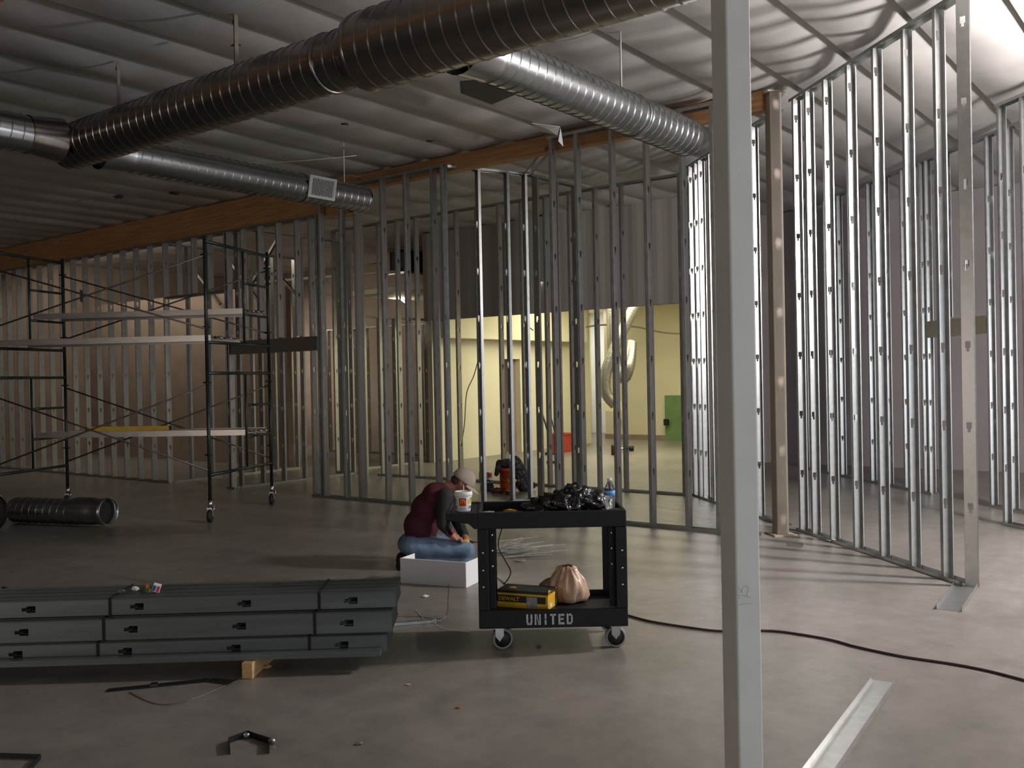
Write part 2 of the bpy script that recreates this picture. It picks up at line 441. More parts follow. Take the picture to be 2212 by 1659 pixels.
# door-headed stretch between u=14.15 and u=12.5, then the boxed header to the corner post at u=10.4
t = stud_wall(W(10.38, V1), W(14.13, V1), 4.02,
    [0.02, 0.14, (0.44, 2.31, 4.016), (0.86, 2.31, 4.016), (1.28, 2.31, 4.016), (1.70, 2.31, 4.016), 2.06, 2.12,
     (2.55, 3.10, 4.016), (2.98, 3.10, 4.016), (3.4, 3.10, 4.016)],
    'stud framing with two headed door openings right of the scaffold', gaps=((0.2, 2.0), (2.2, 3.75)), flips=(0,))
header(t, 0.06, 2.02, 2.09, 2.29)
mb = MB(); mb.box(-0.05, 0.05, 2.14, 3.74, 3.06, 3.064); mb.box(-0.05, -0.048, 2.14, 3.74, 3.064, 3.10); mb.box(0.048, 0.05, 2.14, 3.74, 3.064, 3.10)
mb.build('header_track', GALV, t)
# return walls running back from both openings
stud_wall(W(12.46, V1 + 0.1), W(12.46, 11.55), 4.1, [0.03, 0.45, 0.87, 1.3, 1.72, 2.14, 2.4], 'short stud return wall running back beside the boxed door header')
stud_wall(W(14.2, V1 + 0.1), W(14.2, 11.8), 4.0, [0.3, 0.72, 1.15, 1.6, 2.1, 2.6], 'short stud return wall running back beside the left corridor opening', gaps=((0.9, 1.0),))
# middle partition left of the worker
stud_wall(W(8.0, V1), W(10.35, V1), 4.36, [0.01, 0.15, 0.63, 1.06, 1.87, 2.30], 'stud partition between the white pipe column and the kneeling worker', flips=(0,))
# angled niche behind the worker
A0 = W(8.0, V1); AP = Vector((0.26, 12.64, 0)); A1 = W(6.3, V1)
stud_wall(AP, A0 + (AP - A0) * 0.04, 4.36, [0.03, 0.30, 0.72], 'short angled stud wall forming the left side of the niche')
stud_wall(A1 + (AP - A1) * 0.02, AP, 4.36, [], 'short angled stud wall forming the right side of the niche')
stud_wall(AP + Vector((0.03, 0.05, 0)), W(7.45, 11.5), 4.36, [0.1, 0.55, 1.0], 'short stud wall joining the niche to the inner partition')
# right hand stretch of the front partition up to the beige post
stud_wall(W(3.86, V1), W(6.35, V1), 4.43, [0.02, 0.41, 0.76, 1.19, 1.62, 2.08, 2.43], 'front stud partition right of the utility cart', gaps=())
# inner partition across the corridor
stud_wall(W(5.95, 11.62), W(12.9, 11.62), 4.36, [0.02] + [0.5 + 0.44 * i for i in range(15)] + [6.93], 'inner stud partition across the corridor in front of the lit back room', gaps=((5.9, 6.5),))
# long angled partition on the right, in two stretches with the beige post between
D0 = Vector((2.42, 13.02, 0)); DD = Vector((0.166, -0.986, 0)).normalized()
def dist(px, py): return (gp(px, py) - D0).dot(DD)
B0 = Vector((2.97, 9.86, 0))
pos = [(gp(x, y) - B0).dot(DD) for x, y in ((1740, 1147), (1768, 1156), (1812, 1169), (1864, 1186), (1921, 1205), (1983, 1227), (2052, 1250))]
pe = (gp(2086, 1265) - B0).dot(DD)
tA = stud_wall(B0, B0 + DD * (pe + 0.02), 4.47, [max(p, 0.0) for p in pos], 'near stretch of the angled stud partition with brightly lit webs on the right')
_q = link('stud', get_stud(4.46), None, tA, (-0.01, pe + 0.05, 0.003), (0, 0, math.atan2(-VA.x, VA.y) - math.atan2(-DD.x, DD.y)))
stud_wall(D0, D0 + DD * 2.95, 4.45, [0.22, 0.42, 0.60, 0.96, 1.4, 1.83, 2.26, 2.7], 'far stretch of the angled stud partition seen behind the foreground column')
# loose track end running on from the angled partition
tr = track_mesh(0.86, True, 0.16, 0.035); o = link('floor_track', tr)
E1 = gp(2088, 1266); E2 = gp(2053, 1316)
o.location = (E1.x, E1.y, 0.001); o.rotation_euler = (0, 0, math.atan2(-(E2 - E1).x, (E2 - E1).y))
tag(o, 'short steel floor track running out from the end of the angled partition', 'track')
# second angled partition behind, with a headed doorway
P0 = gp(1764, 1017); P1 = gp(2013, 1068); Pd = (P1 - P0).normalized()
t = stud_wall(P0 - Pd * 0.4, P0 + Pd * 5.4, 4.4, [0.02, 0.42, 0.85, 1.3, 1.75, 2.2, 2.65, 3.1, 3.55, 3.68, (4.1, 2.3, 4.39), (4.5, 2.3, 4.39), 4.93, 5.3, 5.75],
    'second angled stud partition with a headed doorway behind the bright studs', gaps=((3.75, 4.9),))
header(t, 3.7, 4.92, 2.06, 2.27)
Q0 = gp(2172, 1133)
stud_wall(Q0, Q0 + DD * 1.6, 4.4, [0.02, 0.36, 0.75, 1.15], 'stud partition at the far right edge under the bright ceiling')
# low far partitions seen through the openings on the left
stud_wall(W(12.9, 15.0), W(17.0, 15.0), 2.85, [0.1 + 0.43 * i for i in range(10)], 'low stud partition far behind the boxed door header')
stud_wall(W(12.9, 12.2), W(12.9, 14.9), 2.85, [0.1, 0.5, 0.9, 1.3, 1.8, 2.3], 'low stud partition running back behind the white pipe column')

# ------------------------------------------------------------------ columns
def column_square(name, cx, cy, s, rz, z1, m, label, r=0.010):
    mb = MB(); h = s / 2; poly = []
    for k, (sx, sy) in enumerate(((1, 1), (-1, 1), (-1, -1), (1, -1))):
        for q in range(4):
            a = math.radians(90 * k + 30 * q)
            poly.append((sx * (h - r) + r * math.cos(a), sy * (h - r) + r * math.sin(a)))
    n = len(poly)
    vs = [(x, y, 0) for x, y in poly] + [(x, y, z1) for x, y in poly]
    mb.add(vs, [[i, (i + 1) % n, (i + 1) % n + n, i + n] for i in range(n)] + [list(range(n))[::-1], list(range(n, 2 * n))])
    t = empty(name, (cx, cy, 0), rz, label, 'column')
    mb.build('shaft', m, t)
    mb = MB(); mb.box(-s * 0.95, s * 0.95, -s * 0.95, s * 0.95, 0, 0.015); mb.build('base_plate', m, t)
    mb = MB(); mb.box(-s * 0.8, s * 0.8, -s * 0.8, s * 0.8, z1, z1 + 0.012); mb.build('cap_plate', m, t)
    return t
RA = math.atan2(-DD.x, DD.y) + math.pi          # local -y faces the camera along the angled partition
fc = at(1593, 900, 3.42)
colf = column_square('steel_column', fc.x, fc.y, 0.1016, math.radians(20), CZ - 0.05, PAINTC, 'grey painted square steel column in the foreground, running floor to ceiling', 0.008)
bp_ = gp(1690, 1157)
column_square('steel_post', bp_.x, bp_.y + 0.06, 0.125, math.radians(9.6), CZ - 0.06, PAINTT, 'beige square steel post where the front and angled partitions meet', 0.01)
pc = gp(785, 1077)
t = empty('pipe_column', (pc.x, pc.y, 0), 0, 'slim white round pipe column under the timber beam', 'column')
mb = MB(); mb.lathe([(0.062, 0.012), (0.062, 4.0)], 20); mb.build('shaft', PIPEC, t)
mb = MB(); mb.box(-0.1, 0.1, -0.1, 0.1, 0, 0.014); mb.build('base_plate', PIPEC, t, None, (0, 0, ROT_UV))
mb = MB(); mb.box(-0.075, 0.10, -0.02, 0.0, 3.98, 4.48); mb.box(-0.075, 0.10, 0.16, 0.18, 3.98, 4.48); mb.box(-0.075, 0.10, -0.02, 0.18, 3.96, 3.985)
mb.build('beam_saddle', WOODB, t, None, (0, 0, ROT_UV))

# ------------------------------------------------------------------ spiral ducts
def spiral(L, r, pitch=0.115, M_=28, ridge=0.0055):
    """spiral lock-seam tube along +y from 0 to L"""
    prof = [(-0.025, 0.0), (0.0, 0.0), (0.02, ridge), (0.045, ridge), (0.065, 0.0), (0.09, 0.0)]
    N_ = int(L / pitch) + 3; J = len(prof); mb = MB()
    T_ = N_ * M_
    for i in range(T_ + 1):
        a = 2 * math.pi * i / M_
        for fa, dr in prof:
            y = min(max(pitch * (i / M_ - 1.5 + fa), 0), L)
            mb.v.append(((r + dr) * math.cos(a), y, (r + dr) * math.sin(a)))
    for i in range(T_):
        for j in range(J - 1):
            q = i * J + j; f = [q, q + J, q + J + 1, q + 1]
            ys = [mb.v[x][1] for x in f]
            if max(ys) - min(ys) > 1e-6: mb.f.append(f); mb.sm.append(True); mb.mi.append(0)
        if i + M_ + 1 <= T_:
            q = i * J + J - 1; q2 = (i + M_) * J; f = [q, q + J, q2 + J, q2]
            ys = [mb.v[x][1] for x in f]
            if max(ys) - min(ys) > 1e-6: mb.f.append(f); mb.sm.append(True); mb.mi.append(0)
    return mb
def ring(mb, r0, r1, y0, y1, n=28):
    T = Matrix.Rotation(-math.pi / 2, 4, 'X')
    return mb.lathe([(r0, y0), (r1, y0), (r1, y1), (r0, y1), (r0, y0)], n, T, False)
def disc(mb, r, y, n=28):
    T = Matrix.Rotation(-math.pi / 2, 4, 'X')
    return mb.lathe([(0.0, y), (r, y)], n, T, False)
RU = math.atan2(-UA.x, UA.y); RV = math.atan2(-VA.x, VA.y)
DZ = 3.90
t = empty('main_duct', W(-0.8, 4.6, DZ), RU, 'large dark spiral trunk duct hanging under the ceiling', 'duct')
US = 4.72 + 0.8
spiral(US, 0.262, 0.125, 32).build('wide_section', DUCTDK, t)
mb = spiral(8.72 + 0.8 - US - 0.10, 0.203, 0.115, 28); mb.build('narrow_section', DUCTDK, t, (0, US + 0.12, 0))
T = Matrix.Rotation(-math.pi / 2, 4, 'X')
mb = MB(); mb.lathe([(0.262, -0.02), (0.268, 0.0), (0.262, 0.03), (0.205, 0.13), (0.210, 0.15), (0.203, 0.17)], 32, T, False); mb.build('reducer', DUCTDK, t, (0, US, 0))
mb = MB(); disc(mb, 0.203, 0); mb.build('end_cap', DUCTDK, t, (0, 8.72 + 0.8, 0))
mb = MB(); ring(mb, 0.2, 0.214, 0, 0.03); mb.build('joint_band', DUCTDK, t, (0, US + 0.35, 0))
def branch(u, v0, v1, r, z, label, grille=None, taps=0.30, tap_r=None):
    t = empty('branch_duct', W(u, v0, z), RV, label, 'duct')
    L = v1 - v0
    spiral(L - taps, r, 0.105, 26, 0.006).build('spiral_run', GALVD, t, (0, taps, 0))
    mb = MB(); tr_ = tap_r or r * 1.15
    mb.lathe([(tr_, 0), (r * 1.02, taps * 0.9), (r * 1.04, taps)], 26, T, False); mb.build('tap_collar', GALVD, t)
    mb = MB(); disc(mb, r, L); mb.build('end_cap', GALVD, t)
    mb = MB(); ring(mb, r, r + 0.010, L - 1.0, L - 0.97); mb.build('joint_band', GALVD, t)
    return t
tb = branch(8.55, 4.6 + 0.19, 8.22, 0.158, DZ - 0.02, 'left branch duct with a white grille near its end')
branch(4.10, 4.6 + 0.24, 8.12, 0.172, DZ - 0.03, 'bright galvanised branch duct reaching towards the front partition')
t = empty('branch_duct', W(8.55, 4.6 - 0.19, DZ), RV + math.pi, 'branch duct leaving the frame at the left edge', 'duct')
spiral(3.6, 0.165, 0.105, 26, 0.006).build('spiral_run', GALVD, t, (0, 0.28, 0))
mb = MB(); mb.lathe([(0.2, 0), (0.17, 0.25), (0.172, 0.30)], 26, T, False); mb.build('tap_collar', DUCTDK, t)
# supply grille on the left branch
gpos = onv(690, 413, 7.5)
gv = 7.40 - (4.6 + 0.19)
mb = MB()
gw, gh = 0.20, 0.125
for x0, x1, z0, z1 in ((-gw, gw, gh - 0.03, gh), (-gw, gw, -gh, -gh + 0.03), (-gw, -gw + 0.035, -gh + 0.03, gh - 0.03), (gw - 0.035, gw, -gh + 0.03, gh - 0.03)):
    mb.box(0, 0.014, x0, x1, z0, z1)
RG = Matrix.Rotation(0, 4, 'Z')
g = mb.build('supply_grille', WHITEM, tb, (0.153, gv, 0.0), (0, math.radians(12), 0)); 
mb = MB(); mb.box(-0.02, 0.002, -gw + 0.03, gw - 0.03, -gh + 0.02, gh - 0.02); mb.build('throat_shade', DARKIN, g)  # dark block paints the shade behind the louvres
for i in range(15):
    y = -gw + 0.045 + (2 * gw - 0.09) * i / 14
    mb = MB(); mb.box(0.003, 0.010, y - 0.004, y + 0.004, -gh + 0.03, gh - 0.03); mb.build('louvre', WHITEM, g)
# the visible side faces the camera: the branch's local +x is to its right, so the grille sits on local -x
g.location.x = 0.166
# duct hangers
def hanger(u, v, z0, m, w, label, flat=True):
    t = empty('duct_hanger', W(u, v, z0), RU, label, 'hanger')
    mb = MB(); mb.box(-w / 2, w / 2, -w / 2, -w / 2 + 0.003, 0, CZ - z0) and mb.box(-0.0015, 0.0015, -w / 2, w / 2, 0, CZ - z0) if flat else mb.tube([(0, 0, 0), (0, 0, CZ - z0)], w / 2, 8)
    mb.build('strap', m, t)
    mb = MB(); mb.box(-w * 0.6, w * 0.6, -0.006, 0.006, CZ - z0 - 0.08, CZ - z0 - 0.05); mb.build('clip', CHROME, t)
    return t
hanger(6.18, 4.6, DZ + 0.19, BRACE, 0.035, 'flat strap hanger on the narrow part of the main duct')
hanger(7.87, 4.6, DZ + 0.19, BRACE, 0.030, 'short strap hanger near the far end of the main duct')
hanger(4.08, 6.9, DZ + 0.13, WHITEM, 0.018, 'thin white rod hanger above the bright branch duct', False)
hanger(8.55, 7.9, DZ + 0.12, WHITEM, 0.008, 'thin wire hanger above the grille of the left branch duct', False)
# thin cable strung under the ceiling, torn facing flaps, dark tufts at torn holes in the facing
c0 = gp(470, 352, 4.33); c1 = gp(770, 336, 4.36)
pts = [c0.lerp(c1, i / 8) - Vector((0, 0, 0.03 * math.sin(math.pi * i / 8))) for i in range(9)]
mb = MB(); mb.tube(pts, 0.004, 6); tag(mb.build('ceiling_wire', WHITEM), 'thin pale wire strung below the ceiling above the grille', 'wire')
def flap(pts, label, th=0.004):
    n = len(pts); c = sum((Vector(p) for p in pts), Vector()) / n
    mb = MB(); mb.add([c] + [Vector(p) for p in pts], [[0, i + 1, (i + 1) % n + 1] for i in range(n)])
    return tag(mb.build('insulation_flap', WHITEP, solid=th), label, 'insulation')
flap([gp(1149, 266, 4.42), gp(1210, 274, 4.42), at(1204, 292, 10.75), at(1170, 284, 10.8)], 'large torn white insulation flap hanging above the middle studs')
flap([gp(1211, 276, 4.40), at(1217, 317, 10.5), at(1206, 305, 10.5)], 'narrow pointed insulation scrap dangling beside the large torn flap')
flap([gp(752, 398, 4.40), gp(778, 394, 4.40), at(770, 411, 13.2)], 'small white insulation flap at the end of the grille duct')
flap([gp(108, 528, 4.40), gp(126, 519, 4.40), gp(128, 531, 4.36)], 'small pale insulation scrap under the left beam top')
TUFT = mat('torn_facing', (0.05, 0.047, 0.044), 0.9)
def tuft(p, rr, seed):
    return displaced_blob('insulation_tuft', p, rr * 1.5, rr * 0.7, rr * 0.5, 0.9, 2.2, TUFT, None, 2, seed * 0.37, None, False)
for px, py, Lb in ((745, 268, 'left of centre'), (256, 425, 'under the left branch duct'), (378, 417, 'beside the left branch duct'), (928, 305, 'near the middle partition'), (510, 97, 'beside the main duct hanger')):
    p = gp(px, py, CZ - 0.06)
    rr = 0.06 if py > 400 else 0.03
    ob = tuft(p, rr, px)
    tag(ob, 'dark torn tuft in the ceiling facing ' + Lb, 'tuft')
c = [gp(x, y, CZ - 0.10) for x, y in ((993, 176), (1075, 170), (1112, 204), (1062, 225), (995, 200))]
mb = MB(); mb.add([tuple(p) for p in c], [list(range(5))]); o = mb.build('ceiling_patch', mat('dark_patch', (0.06, 0.06, 0.058), 0.6, 0, 0.2, 4), solid=0.01)
tag(o, 'dark grey square patch in the ceiling below the main duct', 'patch')

# ------------------------------------------------------------------ hanging work lamp outside the right edge of the frame
LMP = Vector((5.75, 6.45, 3.72))
t = empty('work_lamp', LMP, 0, 'bright work lamp hanging beyond the right edge', 'lamp')
mb = MB(); mb.lathe([(0.0, 0.0), (0.05, 0.02), (0.06, 0.07), (0.04, 0.12), (0.03, 0.15)], 16); mb.build('bulb', mat('lit_bulb', (1.0, 0.95, 0.88), 0.5, emit=30.0), t, (0, 0, -0.05))
mb = MB(); mb.lathe([(0.035, 0.10), (0.05, 0.12), (0.05, 0.2), (0.02, 0.22)], 16); mb.build('socket', BLACKP, t)
mb = MB(); mb.tube([(0, 0, 0.22), (0, 0, CZ - LMP.z)], 0.006, 6); mb.build('cord', BLACKP, t)
ld = bpy.data.lights.new('work_lamp_light', 'POINT'); ld.energy = 1250; ld.color = (1.0, 0.93, 0.90); ld.shadow_soft_size = 0.16
lo = bpy.data.objects.new('work_lamp_light', ld); COL.objects.link(lo); lo.parent = t; lo.location = (0, 0, -0.02)

# ------------------------------------------------------------------ rolling scaffold
S1 = gp(455, 1128); S2 = gp(588, 1090); S3 = gp(147, 1093)
S1.z = S2.z = S3.z = 0
LX = Vector((S3.x - S2.x, S3.y - S2.y, 0)); LL = LX.length; LX.normalize()
WX = Vector((S2.x - S1.x, S2.y - S1.y, 0)); WL = WX.length; WX.normalize()
sc = empty('rolling_scaffold', S1, 0, 'dark green two-lift rolling scaffold with metal planks on the left', 'scaffold')
def sp(l, w, z): return WX * (w * WL) + LX * (l * LL) + Vector((0, 0, z))
PR = 0.021
for li in (0, 1):
    for z0, z1, bars, inner in ((0.24, 1.80, (0.56, 1.77), (0.58, 1.77)), (1.80, 3.40, (2.14, 3.34), (2.14, 3.34))):
        fr = MB(); fr.tube([sp(li, 0, z0), sp(li, 0, z1)], PR, 10); o = fr.build('frame_post', SCAF, sc)
        fr = MB(); fr.tube([sp(li, 1, z0), sp(li, 1, z1)], PR, 10); fr.build('frame_post', SCAF, sc)
        for zb in bars:
            fr = MB(); fr.tube([sp(li, 0, zb), sp(li, 1, zb)], PR * 0.95, 10); fr.build('cross_bar', SCAF, sc)
        fr = MB(); fr.tube([sp(li, 0.58, inner[0]), sp(li, 0.58, inner[1])], PR * 0.75, 8); fr.build('ladder_post', SCAF, sc)
        rungs = (0.96, 1.36) if z0 < 1 else (2.52, 2.92)
        for zr in rungs:
            fr = MB(); fr.tube([sp(li, 0.58, zr), sp(li, 1, zr)], PR * 0.75, 8); fr.build('rung', SCAF, sc)
    for w in (0, 1):
        for z in (1.66, 0.80, 3.18, 2.32):
            mb = MB(); mb.tube([sp(li, w, z) - LX * 0.05, sp(li, w, z) + LX * 0.05], 0.010, 6); mb.build('brace_pin', SCAF, sc)
        # castor
        b = sp(li, w, 0)
        cs = link('castor_fork', MB().mesh('castor_fork'), CHROME, sc)
        mb = MB(); mb.tube([b + Vector((0, 0, 0.26)), b + Vector((0, 0, 0.17))], 0.026, 10)
        for s_ in (-1, 1): mb.box(s_ * 0.028 - 0.003, s_ * 0.028 + 0.003, -0.03, 0.03, 0.07, 0.175, Matrix.Translation(b))
        mb.box(-0.031, 0.031, -0.033, 0.033, 0.155, 0.175, Matrix.Translation(b))
        mb.tube([b + Vector((0.05, -0.035, 0.20)), b + Vector((0.06, -0.04, 0.12))], 0.008, 6)
        bpy.data.objects.remove(cs)
        cs = mb.build('castor_fork', CHROME, sc)
        mb = MB(); TT = Matrix.Translation(b + Vector((0, -0.012, 0.078))) @ Matrix.Rotation(math.pi / 2, 4, 'Y')
        mb.lathe([(0.0, -0.02), (0.05, -0.02), (0.07, -0.022), (0.078, -0.012), (0.078, 0.012), (0.07, 0.022), (0.05, 0.02), (0, 0.02)], 22, TT)
        mb.build('castor_wheel', RUBBER, cs)
for w in (0, 1):
    for (za, zb) in ((0.62, 1.62), (2.30, 3.16)):
        off = -0.03 if w == 0 else 0.03
        o_ = WX * off
        mb = MB(); mb.tube([sp(0, w, za) + o_, sp(1, w, zb) + o_], 0.011, 7); mb.build('cross_brace', BRACE, sc)
        mb = MB(); mb.tube([sp(0, w, zb) + o_ * 1.4, sp(1, w, za) + o_ * 1.4], 0.011, 7); mb.build('cross_brace', BRACE, sc)
def plank(w0, w1, z, l0, l1, label):
    t = empty('scaffold_plank', S1 + sp((l0 + l1) / 2, (w0 + w1) / 2, z), 0, label, 'plank')
    def q(l, w, zz): return sp(l, w, zz) - sp((l0 + l1) / 2, (w0 + w1) / 2, 0)
    mb = MB()
    wd2 = (w1 - w0) * WL
    mb.beam(q(l0, (w0 + w1) / 2, 0.055), q(l1, (w0 + w1) / 2, 0.055), wd2 - 0.06, 0.012); mb.build('deck', ALU, t)
    for w in (w0, w1):
        mb = MB(); mb.beam(q(l0 - 0.01, w, 0.03), q(l1 + 0.01, w, 0.03), 0.028, 0.072); mb.build('side_rail', ALU, t)
    for l, sgn in ((l0, -1), (l1, 1)):
        for w in (w0 + 0.08, (w0 + w1) / 2, w1 - 0.08):
            mb = MB(); mb.tube([q(l, w, 0.04), q(l + sgn * 0.025, w, 0.05), q(l + sgn * 0.035, w, 0.02)], 0.012, 6); mb.build('hook', ALU, t)
    return t
plank(0.62, 0.96, 2.54, 0.02, 0.985, 'upper aluminium plank on the back of the scaffold')
plank(0.10, 0.55, 2.165, 0.02, 0.985, 'middle aluminium plank on the front of the scaffold')
plank(0.62, 0.96, 0.98, 0.02, 0.985, 'lowest aluminium plank carrying a yellow level')
mb = MB(); a_ = S1 + sp(0.77, 0.66, 1.082); b_ = S1 + sp(0.375, 0.66, 1.082)
lv = empty('spirit_level', a_, 0, 'long yellow spirit level lying on the lowest scaffold plank', 'level')
mb.beam((0, 0, 0), b_ - a_, 0.025, 0.052); mb.build('body', YELLOW, lv)
for q in (0.0, 1.0):
    mb = MB(); d_ = (b_ - a_); p_ = d_ * q; mb.beam(p_ - d_.normalized() * 0.01, p_ + d_.normalized() * 0.01, 0.03, 0.058); mb.build('end_cap', BLACKP, lv)

# ------------------------------------------------------------------ duct pieces on the floor at the left
fd0 = gp(232, 1139); r_ = 0.172
t = empty('floor_duct', (fd0.x, fd0.y + 0.05, r_ + 0.004), math.radians(71), 'short length of spiral duct lying on the floor at left', 'duct')
spiral(0.98, 0.150, 0.105, 28, 0.006).build('spiral_run', GALVD, t, (0, 0.42, -0.014))
mb = MB(); mb.lathe([(0.150, 0.52), (0.163, 0.46), (0.165, 0.30), (0.160, 0.20), (0.152, 0.17), (0.152, 0.10), (0.160, 0.05), (0.160, 0.0), (0.154, 0.0), (0.148, 0.08), (0.148, 0.5)], 30, T, False)
mb.build('coupling_collar', GALVD, t)
mb = MB(); disc(mb, 0.150, 0.10); mb.build('mouth_shade', DARKIN, t)  # dark disc paints the shade inside the open mouth
e0 = gp(2, 1150)
t = empty('duct_elbow', (e0.x - 0.12, e0.y + 0.12, 0.215), math.radians(82), 'dark duct elbow cut off by the left edge of the frame', 'duct')
mb = MB(); pts = []
for i in range(9):
    a = math.radians(11 * i); pts.append((-0.4 + 0.4 * math.cos(a), 0.06 + 0.4 * math.sin(a), 0))
mb.tube(pts, 0.20, 26, False); mb.build('bend', DUCTDK, t)
mb = MB(); ring(mb, 0.195, 0.212, 0, 0.06); mb.build('mouth_ring', DUCTDK, t)
mb = MB(); disc(mb, 0.196, 0.03); mb.build('mouth_disc', RUBBER, t)  # black disc set just inside the elbow mouth

# ------------------------------------------------------------------ bundles of steel studs on the floor
def bundle_stud(L, web, fl, flipz):
    """stud lying along x, web facing -y, flanges towards +y, with knock-outs"""
    me = stud_mesh(L, True, web, fl)
    R_ = Matrix.Rotation(math.radians(90), 4, 'Y')
    if flipz: R_ = Matrix.Rotation(math.pi, 4, 'Z') @ R_
    me.transform(R_); me.materials.clear(); me.materials.append(GALVS); return me
bx0, by0 = gp(835, 1412, 0.09).x, 5.42
BANG = math.radians(2.0)
root = empty('stud_stack_frame_unused', (0, 0, 0)); bpy.data.objects.remove(root)
def bundle(z0, yoff, web, nst, label, xr, kx):
    t = empty('stud_bundle', (bx0, by0, z0), BANG, label, 'stud bundle', 'strapped bundles of steel studs')
    L = 3.9
    mA = bundle_stud(L, web, 0.04, False)
    for i in range(nst):
        # web at the front, flanges pointing back; each next stud nests behind
        dx = 0.0
        o = link('stud', mA, None, t, (xr - L - kx + dx + 0.0, yoff + i * 0.046, 0))
        o.location.x = xr - L + dx
        o.location.z = web / 2 + (0.003 if i % 2 else 0)
    for xs in (0.44, 1.63):
        mb = MB(); x = xr - xs; d = nst * 0.046
        mb.box(x - 0.008, x + 0.008, yoff - 0.004, yoff - 0.0015, -0.002, web + 0.006)
        mb.box(x - 0.008, x + 0.008, yoff - 0.004, yoff + d, web + 0.005, web + 0.0075)
        mb.build('strap', STRAP, t)
    return t
bundle(0.091, 0.0, 0.10, 9, 'bottom bundle of grey steel studs resting on the wood block', 0.0, 0)
bundle(0.204, 0.012, 0.115, 9, 'middle bundle of grey steel studs in the floor stack', 0.03, 0)
bundle(0.333, 0.06, 0.092, 8, 'top bundle of grey steel studs in the floor stack, littered with wrappers', 0.05, 0)
mb = MB(); mb.box(-3.95, -0.03, -0.075, -0.02, 0.0, 0.034); mb.box(-3.95, -0.03, -0.02, -0.0185, 0, 0.004)
o = mb.build('loose_track', GALVS, None, (bx0, by0, 0.091), (0, 0, BANG)); tag(o, 'grey steel track lying along the front foot of the stud stack', 'track')
def lumber(px, py, ang, L, label):
    p = gp(px, py); mb = MB(); mb.box(-0.03, 0.03, 0, L, 0, 0.089)
    return tag(mb.build('wood_block', LUMBER, None, (p.x, p.y, 0), (0, 0, ang), bevel=0.003), label, 'lumber')
lumber(534, 1467, math.radians(-4), 0.82, 'pine block sticking out under the front of the stud stack')
lumber(-560, 1470, math.radians(-10), 0.82, 'pine block under the far left end of the stud stack')

# ------------------------------------------------------------------ utility cart
CL, CD = 0.895, 0.52
CART = Vector((-0.226, 5.68, 0))
ct = empty('utility_cart', CART, 0, 'black two-shelf utility cart with grey stencilled lettering, in the middle of the floor', 'cart')
def tray(name, x0, x1, y0, y1, z0, z1, zf, th=0.022):
    mb = MB()
    mb.box(x0, x1, y0, y0 + th, z0, z1); mb.box(x0, x1, y1 - th, y1, z0, z1)
    mb.box(x0, x0 + th, y0 + th, y1 - th, z0, z1); mb.box(x1 - th, x1, y0 + th, y1 - th, z0, z1)
    mb.box(x0 + th, x1 - th, y0 + th, y1 - th, zf - 0.015, zf)
    return mb.build(name, BLACKP, ct, bevel=0.006)
tray('top_shelf', 0, CL, 0, CD, 0.742, 0.842, 0.780)
ls_ = tray('bottom_shelf', 0, CL, 0, CD, 0.143, 0.253, 0.222)
mb = MB()                                     # moulded handle ledge on the left
mb.prism([(-0.19, 0.800), (-0.185, 0.842), (0.0, 0.842), (0.0, 0.742), (-0.02, 0.745), (-0.05, 0.775)], 0.0, 0.022)
mb.prism([(-0.19, 0.800), (-0.185, 0.842), (0.0, 0.842), (0.0, 0.742), (-0.02, 0.745), (-0.05, 0.775)], CD - 0.022, CD)
mb.box(-0.19, -0.165, 0.022, CD - 0.022, 0.80, 0.842)
mb.box(-0.165, 0.0, 0.022, CD - 0.022, 0.822, 0.834)
mb.build('handle_ledge', BLACKP, ct, bevel=0.005)
mb = MB(); mb.box(CL - 0.14, CL - 0.022, 0.022, 0.14, 0.782, 0.836); mb.build('corner_ledge', BLACKP, ct, bevel=0.004)
mb = MB(); mb.tube([(-0.175, 0.06, 0.80), (-0.185, 0.09, 0.74), (-0.165, 0.10, 0.70)], 0.012, 8); mb.tube([(-0.12, 0.06, 0.79), (-0.115, 0.09, 0.735), (-0.10, 0.10, 0.705)], 0.012, 8)
mb.build('hook_pair', BLACKP, ct)
for lx in (0, 1):
    for ly in (0, 1):
        fx = (lambda x: x if lx == 0 else CL - x); fy = (lambda y: y if ly == 0 else CD - y)
        mb = MB()
        def bb(xa, xb, ya, yb, za, zb):
            X = sorted((fx(xa), fx(xb))); Y = sorted((fy(ya), fy(yb))); mb.box(X[0], X[1], Y[0], Y[1], za, zb)
        bb(0, 0.062, 0.0, 0.022, 0.253, 0.742); bb(0.0, 0.022, 0.022, 0.13, 0.253, 0.742)
        bb(0.058, 0.066, 0.0, 0.06, 0.253, 0.742); bb(0.066, 0.105, 0.045, 0.06, 0.253, 0.742)
        lg = mb.build('leg', BLACKP, ct, bevel=0.004)
        if ly == 0:
            for k_, (xx, zz) in enumerate(((0.085, 0.70), (0.085, 0.605), (0.085, 0.51), (0.030, 0.60), (0.030, 0.495), (0.030, 0.395))):
                mb = MB(); TT = Matrix.Translation((fx(xx), 0.044 if k_ < 3 else -0.001, zz)) @ Matrix.Rotation(math.pi / 2, 4, 'X')
                mb.lathe([(0.0, 0.002), (0.008 if k_ < 3 else 0.006, 0.001), (0.009 if k_ < 3 else 0.007, -0.002)], 12, TT); mb.build('bolt_head', CHROME, lg)
